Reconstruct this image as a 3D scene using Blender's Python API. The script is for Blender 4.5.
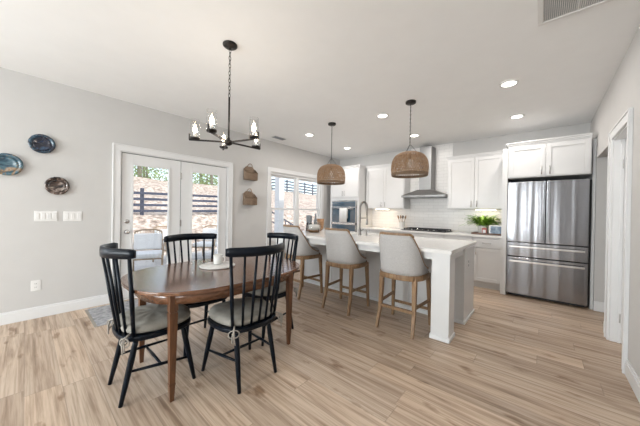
import bpy, math, random
from mathutils import Vector, Matrix
random.seed(7)
PI = math.pi
scn = bpy.context.scene
COL = scn.collection
for o in list(bpy.data.objects):
    bpy.data.objects.remove(o)

# ------------------------------------------------------------ camera
YAW, PITCH, ROLL, F, EYE = 0.7167, -0.0052, 0.0172, 256.59, 1.2712
cam = bpy.data.cameras.new('camera')
cam.sensor_width = 36.0
cam.lens = 36.0 * F / 640.0
cam.clip_start = 0.05
cam.clip_end = 200
camo = bpy.data.objects.new('camera', cam)
COL.objects.link(camo)
fw = Vector((-math.sin(YAW) * math.cos(PITCH), math.cos(YAW) * math.cos(PITCH), math.sin(PITCH)))
rt = Vector((math.cos(YAW), math.sin(YAW), 0))
up = rt.cross(fw)
r2 = rt * math.cos(ROLL) + up * math.sin(ROLL)
u2 = -rt * math.sin(ROLL) + up * math.cos(ROLL)
camo.matrix_world = Matrix(((r2.x, u2.x, -fw.x, 0), (r2.y, u2.y, -fw.y, 0), (r2.z, u2.z, -fw.z, EYE), (0, 0, 0, 1)))
scn.camera = camo

# ------------------------------------------------------------ world, sun, added fill lamps, portals, exposure
scn.view_settings.view_transform = 'Standard'
scn.view_settings.look = 'None'
scn.view_settings.gamma = 1.0
scn.view_settings.use_curve_mapping = False
scn.view_settings.exposure = 0.12
w = bpy.data.worlds.new('sky')
scn.world = w
w.use_nodes = True
wn = w.node_tree.nodes
wn.clear()
wo = wn.new('ShaderNodeOutputWorld')
wb = wn.new('ShaderNodeBackground')
ws = wn.new('ShaderNodeTexSky')
ws.sky_type = 'NISHITA'
ws.sun_disc = False
ws.sun_elevation = math.radians(42)
ws.sun_rotation = math.radians(100)
ws.dust_density = 2.5
wmx = wn.new('ShaderNodeMix')
wmx.data_type = 'RGBA'
wmx.inputs[0].default_value = 0.5
wmx.inputs[7].default_value = (3.6, 3.7, 3.9, 1)
w.node_tree.links.new(ws.outputs[0], wmx.inputs[6])
w.node_tree.links.new(wmx.outputs[2], wb.inputs[0])
w.node_tree.links.new(wb.outputs[0], wo.inputs[0])
wb.inputs[1].default_value = 0.42

sun = bpy.data.lights.new('sun', 'SUN')
sun.energy = 2.6
sun.angle = math.radians(2)
sun.color = (1.0, 0.94, 0.85)
suno = bpy.data.objects.new('sun', sun)
COL.objects.link(suno)
suno.rotation_euler = Vector((-0.75, -0.35, -0.62)).to_track_quat('-Z', 'Y').to_euler()


def area(name, loc, d, sx, sy, power, color=(1, 1, 1), shape='RECTANGLE', portal=False):
    l = bpy.data.lights.new(name, 'AREA')
    l.shape = shape
    l.size = sx
    if shape == 'RECTANGLE':
        l.size_y = sy
    l.energy = power
    l.color = color
    if portal:
        l.cycles.is_portal = True
    o = bpy.data.objects.new(name, l)
    COL.objects.link(o)
    o.location = loc
    o.rotation_euler = Vector(d).to_track_quat('-Z', 'Y').to_euler()
    return o


XL, XR, YB, YR, H = -4.352, 0.530, 5.80, -4.2, 2.74
# added fill lamps outside made-up windows, all unseen behind the camera
area('rear_fill_lamp', (-3.4, YR - 0.25, 1.45), (0, 1, 0.2), 1.3, 2.0, 150, (0.93, 0.97, 1.0))
area('rear_fill_lamp', (-1.78, YR - 0.25, 1.45), (0, 1, 0.2), 1.3, 2.0, 240, (0.93, 0.97, 1.0))
area('side_fill_lamp', (XL - 0.3, -2.3, 1.45), (1, 0, 0.2), 2.0, 2.0, 55, (0.93, 0.97, 1.0))
area('right_fill_lamp', (XR + 0.3, -2.5, 1.45), (-1, 0, 0.2), 1.8, 2.0, 60, (0.93, 0.97, 1.0))
area('door_portal', (XL - 0.2, 1.63, 1.05), (1, 0, 0), 1.6, 2.1, 1, portal=True)
area('window_portal', (XL - 0.2, 4.2, 1.35), (1, 0, 0), 1.7, 1.6, 1, portal=True)


# ------------------------------------------------------------ materials
def new_mat(name):
    m = bpy.data.materials.new(name)
    m.use_nodes = True
    nt = m.node_tree
    b = nt.nodes.get('Principled BSDF')
    return m, nt, b


def nd(nt, t, **kw):
    n = nt.nodes.new(t)
    for k, v in kw.items():
        setattr(n, k, v)
    return n


def coords(nt, scale=(1, 1, 1), rot=(0, 0, 0)):
    tc = nd(nt, 'ShaderNodeTexCoord')
    mp = nd(nt, 'ShaderNodeMapping')
    mp.inputs['Scale'].default_value = scale
    mp.inputs['Rotation'].default_value = rot
    nt.links.new(tc.outputs['Object'], mp.inputs[0])
    return mp.outputs[0]


def ramp(nt, src, stops):
    r = nd(nt, 'ShaderNodeValToRGB')
    el = r.color_ramp.elements
    while len(el) < len(stops):
        el.new(0.5)
    for e, (p, c) in zip(el, stops):
        e.position = p
        e.color = (*c, 1)
    nt.links.new(src, r.inputs[0])
    return r.outputs[0]


def plain(name, col, rough=0.5, metal=0.0, var=0.04, nscale=6.0, bump=0.0, bscale=80.0, spec=0.5, coat=0.0):
    m, nt, b = new_mat(name)
    v = coords(nt)
    n = nd(nt, 'ShaderNodeTexNoise')
    n.inputs['Scale'].default_value = nscale
    n.inputs['Detail'].default_value = 3
    nt.links.new(v, n.inputs[0])
    c0 = tuple(max(0, c * (1 - var)) for c in col)
    c1 = tuple(min(1, c * (1 + var)) for c in col)
    nt.links.new(ramp(nt, n.outputs[0], [(0.3, c0), (0.7, c1)]), b.inputs['Base Color'])
    b.inputs['Roughness'].default_value = rough
    b.inputs['Metallic'].default_value = metal
    b.inputs['Specular IOR Level'].default_value = spec
    b.inputs['Coat Weight'].default_value = coat
    if bump:
        n2 = nd(nt, 'ShaderNodeTexNoise')
        n2.inputs['Scale'].default_value = bscale
        nt.links.new(v, n2.inputs[0])
        bp = nd(nt, 'ShaderNodeBump')
        bp.inputs['Strength'].default_value = bump
        bp.inputs['Distance'].default_value = 0.002
        nt.links.new(n2.outputs[0], bp.inputs['Height'])
        nt.links.new(bp.outputs[0], b.inputs['Normal'])
    return m


def emis(name, col, s):
    m, nt, b = new_mat(name)
    b.inputs['Base Color'].default_value = (*col, 1)
    b.inputs['Emission Color'].default_value = (*col, 1)
    b.inputs['Emission Strength'].default_value = s
    return m


def wood(name, dark, light, rough=0.35, scale=(3, 3, 30), coat=0.0, gs=3.0):
    m, nt, b = new_mat(name)
    v = coords(nt, scale)
    n = nd(nt, 'ShaderNodeTexNoise')
    n.inputs['Scale'].default_value = gs
    n.inputs['Detail'].default_value = 6
    n.inputs['Distortion'].default_value = 0.6
    nt.links.new(v, n.inputs[0])
    nt.links.new(ramp(nt, n.outputs[0], [(0.3, dark), (0.7, light)]), b.inputs['Base Color'])
    b.inputs['Roughness'].default_value = rough
    b.inputs['Coat Weight'].default_value = coat
    b.inputs['Coat Roughness'].default_value = 0.15
    return m


def floor_mat():
    m, nt, b = new_mat('oak_plank_floor')
    L = nt.links
    v = coords(nt)
    sp = nd(nt, 'ShaderNodeSeparateXYZ')
    L.new(v, sp.inputs[0])

    def math_(op, a, bb=None, c=None):
        n = nd(nt, 'ShaderNodeMath', operation=op)
        for i, q in enumerate((a, bb, c)):
            if q is None:
                continue
            if isinstance(q, (int, float)):
                n.inputs[i].default_value = q
            else:
                L.new(q, n.inputs[i])
        return n.outputs[0]
    row = math_('FLOOR', math_('DIVIDE', sp.outputs[1], 0.18))
    wn1 = nd(nt, 'ShaderNodeTexWhiteNoise', noise_dimensions='1D')
    L.new(row, wn1.inputs['W'])
    xs = math_('ADD', math_('DIVIDE', sp.outputs[0], 1.25), math_('MULTIPLY', wn1.outputs[0], 7.0))
    cell = math_('FLOOR', xs)
    cid = math_('ADD', math_('MULTIPLY', row, 17.37), cell)
    wn2 = nd(nt, 'ShaderNodeTexWhiteNoise', noise_dimensions='1D')
    L.new(cid, wn2.inputs['W'])
    # grain coordinates shifted per plank
    cb = nd(nt, 'ShaderNodeCombineXYZ')
    L.new(math_('MULTIPLY', sp.outputs[0], 0.7), cb.inputs[0])
    L.new(math_('MULTIPLY', sp.outputs[1], 15.0), cb.inputs[1])
    L.new(math_('MULTIPLY', wn2.outputs[0], 40.0), cb.inputs[2])
    g = nd(nt, 'ShaderNodeTexNoise')
    g.inputs['Scale'].default_value = 1.6
    g.inputs['Detail'].default_value = 8
    g.inputs['Roughness'].default_value = 0.62
    g.inputs['Distortion'].default_value = 0.45
    L.new(cb.outputs[0], g.inputs[0])
    base = ramp(nt, g.outputs[0], [(0.27, (0.22, 0.148, 0.10)), (0.39, (0.385, 0.287, 0.21)), (0.52, (0.525, 0.415, 0.32)), (0.74, (0.63, 0.53, 0.43))])
    tone = ramp(nt, wn2.outputs[0], [(0.0, (0.84, 0.80, 0.77)), (0.5, (0.98, 0.96, 0.94)), (1.0, (1.10, 1.05, 1.0))])
    mx = nd(nt, 'ShaderNodeMix', data_type='RGBA', blend_type='MULTIPLY')
    mx.inputs[0].default_value = 1.0
    L.new(base, mx.inputs[6])
    L.new(tone, mx.inputs[7])
    cb3 = nd(nt, 'ShaderNodeCombineXYZ')
    L.new(math_('MULTIPLY', sp.outputs[0], 2.0), cb3.inputs[0])
    L.new(math_('MULTIPLY', sp.outputs[1], 60.0), cb3.inputs[1])
    L.new(math_('MULTIPLY', wn2.outputs[0], 90.0), cb3.inputs[2])
    fg = nd(nt, 'ShaderNodeTexNoise')
    fg.inputs['Scale'].default_value = 1.5
    fg.inputs['Detail'].default_value = 3
    L.new(cb3.outputs[0], fg.inputs[0])
    fr_ = ramp(nt, fg.outputs[0], [(0.32, (0.74, 0.70, 0.66)), (0.55, (1.04, 1.04, 1.04))])
    mfg = nd(nt, 'ShaderNodeMix', data_type='RGBA', blend_type='MULTIPLY')
    mfg.inputs[0].default_value = 0.8
    L.new(mx.outputs[2], mfg.inputs[6])
    L.new(fr_, mfg.inputs[7])
    # knots
    cb2 = nd(nt, 'ShaderNodeCombineXYZ')
    L.new(math_('MULTIPLY', sp.outputs[0], 2.2), cb2.inputs[0])
    L.new(math_('MULTIPLY', sp.outputs[1], 6.0), cb2.inputs[1])
    k = nd(nt, 'ShaderNodeTexNoise')
    k.inputs['Scale'].default_value = 1.3
    k.inputs['Detail'].default_value = 4
    L.new(cb2.outputs[0], k.inputs[0])
    kf = ramp(nt, k.outputs[0], [(0.62, (1, 1, 1)), (0.70, (0.55, 0.46, 0.38))])
    mk = nd(nt, 'ShaderNodeMix', data_type='RGBA', blend_type='MULTIPLY')
    mk.inputs[0].default_value = 1.0
    L.new(mfg.outputs[2], mk.inputs[6])
    L.new(kf, mk.inputs[7])
    # seams
    fy = math_('FRACT', math_('DIVIDE', sp.outputs[1], 0.18))
    fx = math_('FRACT', xs)
    sy = math_('LESS_THAN', fy, 0.022)
    sx = math_('LESS_THAN', fx, 0.004)
    seam = math_('MAXIMUM', sy, sx)
    ms = nd(nt, 'ShaderNodeMix', data_type='RGBA')
    L.new(math_('MULTIPLY', seam, 0.38), ms.inputs[0])
    L.new(mk.outputs[2], ms.inputs[6])
    ms.inputs[7].default_value = (0.13, 0.095, 0.07, 1)
    L.new(ms.outputs[2], b.inputs['Base Color'])
    L.new(ramp(nt, g.outputs[0], [(0.3, (0.50,) * 3), (0.7, (0.36,) * 3)]), b.inputs['Roughness'])
    bp = nd(nt, 'ShaderNodeBump')
    bp.inputs['Strength'].default_value = 0.25
    bp.inputs['Distance'].default_value = 0.002
    L.new(g.outputs[0], bp.inputs['Height'])
    L.new(bp.outputs[0], b.inputs['Normal'])
    return m


def tile_mat(name, col):
    m, nt, b = new_mat(name)
    L = nt.links
    tc = nd(nt, 'ShaderNodeTexCoord')
    sp = nd(nt, 'ShaderNodeSeparateXYZ')
    cb = nd(nt, 'ShaderNodeCombineXYZ')
    L.new(tc.outputs['Object'], sp.inputs[0])
    L.new(sp.outputs[0], cb.inputs[0])
    L.new(sp.outputs[2], cb.inputs[1])
    br = nd(nt, 'ShaderNodeTexBrick')
    br.inputs['Color1'].default_value = (*col, 1)
    br.inputs['Color2'].default_value = (*[c * 0.95 for c in col], 1)
    br.inputs['Mortar'].default_value = (*[c * 0.78 for c in col], 1)
    br.inputs['Scale'].default_value = 1.0
    br.inputs['Brick Width'].default_value = 0.2
    br.inputs['Row Height'].default_value = 0.066
    br.inputs['Mortar Size'].default_value = 0.0022
    L.new(cb.outputs[0], br.inputs[0])
    L.new(br.outputs[0], b.inputs['Base Color'])
    bp = nd(nt, 'ShaderNodeBump')
    bp.inputs['Strength'].default_value = 0.4
    bp.inputs['Distance'].default_value = -0.002
    L.new(br.outputs['Fac'], bp.inputs['Height'])
    L.new(bp.outputs[0], b.inputs['Normal'])
    b.inputs['Roughness'].default_value = 0.28
    return m


def steel_mat(name, rough=0.19, wav=1.0, tint=(0.30, 0.30, 0.315)):
    m, nt, b = new_mat(name)
    L = nt.links
    b.inputs['Metallic'].default_value = 1.0
    b.inputs['Roughness'].default_value = rough
    v = coords(nt, (7.0, 7.0, 0.25))
    n = nd(nt, 'ShaderNodeTexNoise')
    n.inputs['Scale'].default_value = 1.0
    n.inputs['Detail'].default_value = 1.5
    L.new(v, n.inputs[0])
    v2 = coords(nt, (6, 6, 700))
    n2 = nd(nt, 'ShaderNodeTexNoise')
    n2.inputs['Scale'].default_value = 1.0
    L.new(v2, n2.inputs[0])
    L.new(ramp(nt, n2.outputs[0], [(0.3, tuple(c * 0.93 for c in tint)), (0.7, tint)]), b.inputs['Base Color'])
    bp = nd(nt, 'ShaderNodeBump')
    bp.inputs['Strength'].default_value = wav
    bp.inputs['Distance'].default_value = 0.012
    L.new(n.outputs[0], bp.inputs['Height'])
    bp2 = nd(nt, 'ShaderNodeBump')
    bp2.inputs['Strength'].default_value = 0.35
    bp2.inputs['Distance'].default_value = 0.0006
    L.new(n2.outputs[0], bp2.inputs['Height'])
    L.new(bp.outputs[0], bp2.inputs['Normal'])
    L.new(bp2.outputs[0], b.inputs['Normal'])
    return m


def glass_mat(name, tint=(1, 1, 1), refl=0.05):
    """thin clear pane: see-through with a fresnel reflection"""
    m, nt, b = new_mat(name)
    nt.nodes.remove(b)
    out = nt.nodes['Material Output']
    tr = nd(nt, 'ShaderNodeBsdfTransparent')
    tr.inputs[0].default_value = (*tint, 1)
    gl = nd(nt, 'ShaderNodeBsdfGlossy')
    gl.inputs['Roughness'].default_value = 0.02
    lw = nd(nt, 'ShaderNodeLayerWeight')
    lw.inputs[0].default_value = 0.5
    pw = nd(nt, 'ShaderNodeMath', operation='POWER')
    pw.inputs[1].default_value = 4.0
    nt.links.new(lw.outputs['Facing'], pw.inputs[0])
    ml = nd(nt, 'ShaderNodeMath', operation='MULTIPLY_ADD')
    ml.inputs[1].default_value = 0.7
    ml.inputs[2].default_value = refl
    nt.links.new(pw.outputs[0], ml.inputs[0])
    mx = nd(nt, 'ShaderNodeMixShader')
    nt.links.new(ml.outputs[0], mx.inputs[0])
    nt.links.new(tr.outputs[0], mx.inputs[1])
    nt.links.new(gl.outputs[0], mx.inputs[2])
    nt.links.new(mx.outputs[0], out.inputs[0])
    return m


def litter_mat(name):
    m, nt, b = new_mat(name)
    v = coords(nt)
    vo = nd(nt, 'ShaderNodeTexVoronoi')
    vo.inputs['Scale'].default_value = 7.0
    nt.links.new(v, vo.inputs[0])
    n = nd(nt, 'ShaderNodeTexNoise')
    n.inputs['Scale'].default_value = 5.0
    n.inputs['Detail'].default_value = 10
    n.inputs['Roughness'].default_value = 0.75
    nt.links.new(v, n.inputs[0])
    c1 = ramp(nt, n.outputs[0], [(0.34, (0.16, 0.11, 0.085)), (0.42, (0.50, 0.40, 0.33)), (0.56, (0.74, 0.64, 0.56)), (0.75, (0.52, 0.48, 0.38))])
    mx = nd(nt, 'ShaderNodeMix', data_type='RGBA', blend_type='MULTIPLY')
    mx.inputs[0].default_value = 0.8
    nt.links.new(c1, mx.inputs[6])
    nt.links.new(ramp(nt, vo.outputs['Distance'], [(0.15, (1.15, 1.15, 1.15)), (0.75, (0.35, 0.32, 0.30))]), mx.inputs[7])
    nt.links.new(mx.outputs[2], b.inputs['Base Color'])
    b.inputs['Roughness'].default_value = 0.95
    return m


def art_mat(name, stops, scale=9, dist=3.0):
    m, nt, b = new_mat(name)
    v = coords(nt)
    n = nd(nt, 'ShaderNodeTexNoise')
    n.inputs['Scale'].default_value = scale
    n.inputs['Detail'].default_value = 5
    n.inputs['Distortion'].default_value = dist
    nt.links.new(v, n.inputs[0])
    nt.links.new(ramp(nt, n.outputs[0], stops), b.inputs['Base Color'])
    b.inputs['Roughness'].default_value = 0.15
    b.inputs['Coat Weight'].default_value = 0.6
    return m


M = {}
M['wall'] = plain('greige_wall_paint', (0.575, 0.563, 0.55), 0.85, var=0.012, bump=0.05)
M['ceil'] = plain('white_ceiling_paint', (0.88, 0.88, 0.875), 0.9, var=0.01, bump=0.05)
M['trim'] = plain('white_trim_paint', (0.74, 0.74, 0.74), 0.4, var=0.01)
M['cab'] = plain('white_cabinet_paint', (0.70, 0.695, 0.69), 0.38, var=0.01)
M['floor'] = floor_mat()
M['tile'] = tile_mat('glossy_white_subway_tile', (0.82, 0.80, 0.78))
M['quartz'] = plain('white_quartz', (0.80, 0.785, 0.765), 0.18, var=0.03, nscale=14)
M['steel'] = steel_mat('brushed_stainless')
M['steel2'] = steel_mat('hood_stainless', 0.42, 0.1, (0.30, 0.295, 0.29))
M['chrome'] = plain('satin_nickel', (0.62, 0.61, 0.60), 0.22, 1.0)
M['nickel'] = plain('dark_brushed_nickel', (0.30, 0.29, 0.28), 0.3, 1.0)
M['black'] = plain('black_metal', (0.018, 0.018, 0.02), 0.45, 0.3)
M['blackplastic'] = plain('black_plastic', (0.012, 0.012, 0.013), 0.4)
M['iron'] = plain('bronze_black_metal', (0.03, 0.026, 0.024), 0.4, 0.7)
M['navy'] = plain('black_navy_sky_sheen', (0.0022, 0.005, 0.010), 0.28, var=0.2, spec=0.2)  # dark navy lacquer; blue in the base also stands in for sky sheen
M['tablewood'] = wood('cherry_table_wood', (0.085, 0.035, 0.016), (0.20, 0.088, 0.042), 0.2, (12, 2, 12), coat=0.5)
M['legwood'] = wood('cherry_leg_wood', (0.075, 0.03, 0.013), (0.165, 0.07, 0.03), 0.3, (12, 12, 2))
M['oak'] = wood('weathered_oak', (0.18, 0.10, 0.048), (0.33, 0.205, 0.108), 0.5, (14, 14, 2))
M['fabric'] = plain('grey_linen', (0.49, 0.475, 0.465), 0.95, var=0.08, nscale=90, bump=0.3, bscale=400)
M['cushion'] = plain('grey_beige_cushion_cloth', (0.30, 0.285, 0.25), 0.95, var=0.14, nscale=12, bump=0.4, bscale=300)
M['tie'] = plain('beige_cotton_tie', (0.36, 0.33, 0.29), 0.95)
M['wicker'] = wood('woven_rattan', (0.13, 0.065, 0.03), (0.50, 0.31, 0.17), 0.7, (30, 30, 30), gs=2.5)
M['wickerdark'] = wood('dark_rattan_rim', (0.10, 0.06, 0.035), (0.24, 0.16, 0.10), 0.7, (30, 30, 30))
M['seagrass'] = wood('grey_brown_seagrass', (0.15, 0.10, 0.07), (0.36, 0.26, 0.18), 0.85, (40, 40, 60), gs=2)
M['glass'] = glass_mat('window_glass', (0.97, 0.985, 0.985))
M['clear'] = glass_mat('clear_shade_glass', (0.985, 0.985, 0.985), 0.04)
M['darkglass'] = plain('dark_oven_glass', (0.012, 0.05, 0.085), 0.05, spec=0.9, coat=1.0)  # blue base colour stands in for sky reflected in the glass
M['bulb'] = emis('warm_bulb', (1.0, 0.80, 0.55), 26)
M['can'] = emis('recessed_lens', (1.0, 0.96, 0.90), 9)
M['strip'] = emis('under_cabinet_led', (1.0, 0.84, 0.62), 7)
M['plastic'] = plain('white_plastic', (0.78, 0.77, 0.755), 0.35)
M['slot'] = plain('dark_slot', (0.03, 0.03, 0.03), 0.6)
M['rug'] = plain('grey_woven_mat', (0.32, 0.32, 0.33), 0.95, var=0.35, nscale=22, bump=0.6, bscale=200)
M['ceramic'] = plain('white_ceramic', (0.75, 0.74, 0.71), 0.2, coat=0.4)
M['marble'] = plain('white_marble', (0.70, 0.68, 0.65), 0.2, var=0.08, nscale=10)
M['patio'] = plain('patio_concrete', (0.50, 0.48, 0.45), 0.9, var=0.12, nscale=5)
M['litter'] = litter_mat('leaf_littered_bank')
M['fence'] = plain('dark_fence_paint', (0.04, 0.05, 0.085), 0.7, var=0.15)
M['bark'] = wood('tree_bark', (0.16, 0.14, 0.12), (0.42, 0.38, 0.34), 0.9, (6, 6, 1))
M['leaf'] = plain('evergreen_leaf', (0.26, 0.36, 0.15), 0.8, var=0.4, nscale=3)
M['fern'] = plain('bright_fern_leaf', (0.17, 0.33, 0.03), 0.5, var=0.45, nscale=25)
M['patiowood'] = wood('patio_rattan', (0.28, 0.20, 0.13), (0.50, 0.38, 0.26), 0.7, (20, 20, 20))
M['cushwhite'] = plain('white_outdoor_cushion', (0.78, 0.77, 0.75), 0.9)
M['cushblue'] = plain('slate_blue_cushion', (0.10, 0.15, 0.24), 0.9)
M['red'] = plain('red_print', (0.40, 0.09, 0.07), 0.5)
M['traywood'] = wood('dark_tray_wood', (0.06, 0.03, 0.02), (0.16, 0.08, 0.05), 0.4)
M['spoonwood'] = wood('spoon_wood', (0.25, 0.13, 0.06), (0.48, 0.28, 0.15), 0.5)
M['screen'] = art_mat('blue_grey_picture', [(0.35, (0.08, 0.13, 0.20)), (0.55, (0.25, 0.35, 0.45)), (0.7, (0.75, 0.78, 0.8))], 8, 1)
M['plate_teal'] = art_mat('teal_tan_glaze', [(0.3, (0.008, 0.02, 0.035)), (0.42, (0.03, 0.08, 0.12)), (0.52, (0.08, 0.16, 0.20)), (0.6, (0.27, 0.17, 0.09)), (0.72, (0.45, 0.43, 0.40))], 6, 2.5)
M['plate_navy'] = art_mat('navy_glaze', [(0.3, (0.004, 0.005, 0.012)), (0.55, (0.01, 0.014, 0.035)), (0.68, (0.04, 0.09, 0.16))], 6, 2.0)
M['plate_rim'] = art_mat('blue_rim_glaze', [(0.4, (0.006, 0.01, 0.025)), (0.6, (0.05, 0.11, 0.16))], 20, 2.0)
M['plate_brown'] = art_mat('brown_grey_glaze', [(0.35, (0.012, 0.01, 0.01)), (0.5, (0.07, 0.045, 0.035)), (0.6, (0.26, 0.20, 0.17)), (0.7, (0.45, 0.43, 0.41))], 7, 3.0)
M['greycer'] = plain('grey_stoneware', (0.22, 0.24, 0.26), 0.4)


# ------------------------------------------------------------ mesh helpers
class MB:
    def __init__(s):
        s.v = []
        s.f = []
        s.sm = []

    def add(s, vs, fs, smooth=False):
        b = len(s.v)
        s.v += [tuple(p) for p in vs]
        s.f += [tuple(b + i for i in f) for f in fs]
        s.sm += [smooth] * len(fs)
        return s

    def box(s, x0, x1, y0, y1, z0, z1, mat=None):
        vs = [Vector((x, y, z)) for z in (z0, z1) for y in (y0, y1) for x in (x0, x1)]
        if mat:
            vs = [mat @ p for p in vs]
        return s.add(vs, [(0, 2, 3, 1), (4, 5, 7, 6), (0, 1, 5, 4), (2, 6, 7, 3), (0, 4, 6, 2), (1, 3, 7, 5)])

    def tube(s, pts, r, n=8, caps=True, smooth=True, closed=False, flat=1.0):
        pts = [Vector(p) for p in pts]
        m = len(pts)
        rs = r if isinstance(r, (list, tuple)) else [r] * m
        ref = None
        vs = []
        for i, p in enumerate(pts):
            if closed:
                t = pts[(i + 1) % m] - pts[i - 1]
            else:
                t = pts[min(i + 1, m - 1)] - pts[max(i - 1, 0)]
            t.normalize()
            if ref is None:
                a = Vector((0, 0, 1)) if abs(t.z) < 0.9 else Vector((1, 0, 0))
                ref = t.cross(a).normalized()
            else:
                ref = (ref - t * ref.dot(t)).normalized()
            b2 = t.cross(ref)
            for k in range(n):
                a = 2 * PI * k / n
                vs.append(p + ref * (rs[i] * math.cos(a)) + b2 * (rs[i] * flat * math.sin(a)))
        fs = []
        for i in range(m if closed else m - 1):
            j = (i + 1) % m
            for k in range(n):
                k2 = (k + 1) % n
                fs.append((i * n + k, i * n + k2, j * n + k2, j * n + k))
        s.add(vs, fs, smooth)
        if caps and not closed:
            b = len(s.v) - m * n
            s.f.append(tuple(b + k for k in reversed(range(n))))
            s.sm.append(False)
            s.f.append(tuple(b + (m - 1) * n + k for k in range(n)))
            s.sm.append(False)
        return s

    def bar(s, p, q, w, h, w2=None, h2=None, side=None):
        """rectangular bar from p to q; w along `side`, h across"""
        p = Vector(p)
        q = Vector(q)
        t = (q - p).normalized()
        if side is None:
            side = Vector((0, 0, 1)).cross(t) if abs(t.z) < 0.95 else Vector((1, 0, 0))
        side = Vector(side)
        side = (side - t * side.dot(t)).normalized()
        u = t.cross(side)
        w2 = w if w2 is None else w2
        h2 = h if h2 is None else h2
        vs = []
        for c, a, b in ((p, w, h), (q, w2, h2)):
            for i, j in ((-1, -1), (1, -1), (1, 1), (-1, 1)):
                vs.append(c + side * (i * a / 2) + u * (j * b / 2))
        return s.add(vs, [(3, 2, 1, 0), (4, 5, 6, 7), (0, 1, 5, 4), (1, 2, 6, 5), (2, 3, 7, 6), (3, 0, 4, 7)])

    def lathe(s, prof, c=(0, 0, 0), n=24, smooth=True, mat=None):
        vs = []
        for r, z in prof:
            for k in range(n):
                a = 2 * PI * k / n
                p = Vector((r * math.cos(a), r * math.sin(a), z))
                if mat:
                    p = mat @ p
                vs.append(p + Vector(c))
        fs = []
        m = len(prof)
        for i in range(m - 1):
            for k in range(n):
                k2 = (k + 1) % n
                fs.append((i * n + k, i * n + k2, (i + 1) * n + k2, (i + 1) * n + k))
        s.add(vs, fs, smooth)
        b = len(s.v) - m * n
        if prof[0] == prof[-1]:
            return s
        if prof[0][0] > 1e-5:
            s.f.append(tuple(b + k for k in reversed(range(n))))
            s.sm.append(False)
        if prof[-1][0] > 1e-5:
            s.f.append(tuple(b + (m - 1) * n + k for k in range(n)))
            s.sm.append(False)
        return s

    def prism(s, poly, z0, z1, mat=None):
        n = len(poly)
        vs = [Vector((x, y, z0)) for x, y in poly] + [Vector((x, y, z1)) for x, y in poly]
        if mat:
            vs = [mat @ p for p in vs]
        return s.add(vs, [tuple(reversed(range(n))), tuple(range(n, 2 * n))] + [(i, (i + 1) % n, n + (i + 1) % n, n + i) for i in range(n)])


def wloc(o):
    p = Vector((0, 0, 0))
    while o:
        p = p + Vector(o.location)
        o = o.parent
    return p


def obj(name, mb, mat, parent=None, bevel=0.0, world=True, loc=(0, 0, 0), seg=2):
    """world=True: the mesh was given in scene coordinates (parents unrotated)"""
    off = wloc(parent) + Vector(loc) if world else Vector((0, 0, 0))
    me = bpy.data.meshes.new(name)
    me.from_pydata([tuple(Vector(p) - off) for p in mb.v], [], mb.f)
    me.polygons.foreach_set('use_smooth', mb.sm)
    me.materials.append(mat)
    me.update()
    o = bpy.data.objects.new(name, me)
    COL.objects.link(o)
    o.location = loc
    if parent:
        o.parent = parent
    if bevel:
        b = o.modifiers.new('bevel', 'BEVEL')
        b.width = bevel
        b.segments = seg
        b.limit_method = 'ANGLE'
        b.angle_limit = math.radians(40)
    return o


def tag(o, label, cat, group=None, kind=None):
    o['label'] = label
    o['category'] = cat
    if group:
        o['group'] = group
    if kind:
        o['kind'] = kind
    return o


def thing(name, label, cat, loc=(0, 0, 0), rotz=0.0, group=None):
    o = bpy.data.objects.new(name, None)
    o.empty_display_size = 0.1
    COL.objects.link(o)
    o.location = loc
    o.rotation_euler = (0, 0, rotz)
    return tag(o, label, cat, group)


def struct(name, mb, mat, parent=None, bevel=0.0):
    o = obj(name, mb, mat, parent, bevel)
    if parent is None:
        o['kind'] = 'structure'
    return o


def sempty(name, loc):
    o = bpy.data.objects.new(name, None)
    COL.objects.link(o)
    o.location = loc
    o['kind'] = 'structure'
    return o


def copy_tree(o, parent=None):
    c = o.copy()
    COL.objects.link(c)
    c.parent = parent
    for ch in [x for x in bpy.data.objects if x.parent == o and x is not c]:
        copy_tree(ch, c)
    return c


def dup(o, loc, rotz, label, group=None):
    c = copy_tree(o)
    c.location = loc
    c.rotation_euler = (0, 0, rotz)
    c['label'] = label
    if group:
        c['group'] = group
    return c


# ============================================================ ROOM SHELL
WT = 0.12
struct('floor', MB().box(XL - WT, 2.0, YR - WT, YB + WT, -0.12, 0.0), M['floor'])
struct('ceiling', MB().box(XL - WT, 2.0, YR - WT, YB + WT, H, H + 0.12), M['ceil'])
DL0, DL1, DLH = 0.845, 2.42, 2.055           # french door opening
WL0, WL1, WLB, WLT = 3.39, 5.02, 0.62, 2.10  # window opening
SW0, SW1 = -3.3, -1.3                        # side window added behind the camera for fill light
wl = MB()
x0, x1 = XL - WT, XL
wl.box(x0, x1, YR - WT, SW0, 0, H).box(x0, x1, SW0, SW1, 0, 0.5).box(x0, x1, SW0, SW1, 2.4, H)
wl.box(x0, x1, SW1, DL0, 0, H).box(x0, x1, DL0, DL1, DLH, H).box(x0, x1, DL1, WL0, 0, H)
wl.box(x0, x1, WL0, WL1, 0, WLB).box(x0, x1, WL0, WL1, WLT, H).box(x0, x1, WL1, YB + WT, 0, H)
struct('wall_left', wl, M['wall'])
struct('wall_back', MB().box(XL, XR + WT, YB, YB + WT, 0, H), M['wall'])
D20, D21, D2H = 3.28, 3.955, 2.065
OP0, OP1, OPH = 4.16, 5.06, 2.062
wr = MB()
RW0, RW1 = -3.4, -1.6                        # window added in the right wall, unseen, for fill light
wr.box(XR, XR + WT, YR, RW0, 0, H).box(XR, XR + WT, RW0, RW1, 0, 0.45).box(XR, XR + WT, RW0, RW1, 2.45, H).box(XR, XR + WT, RW1, D20, 0, H).box(XR, XR + WT, D20, D21, D2H, H).box(XR, XR + WT, D21, OP0, 0, H)
wr.box(XR, XR + WT, OP0, OP1, OPH, H).box(XR, XR + WT, OP1, YB, 0, H)
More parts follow.
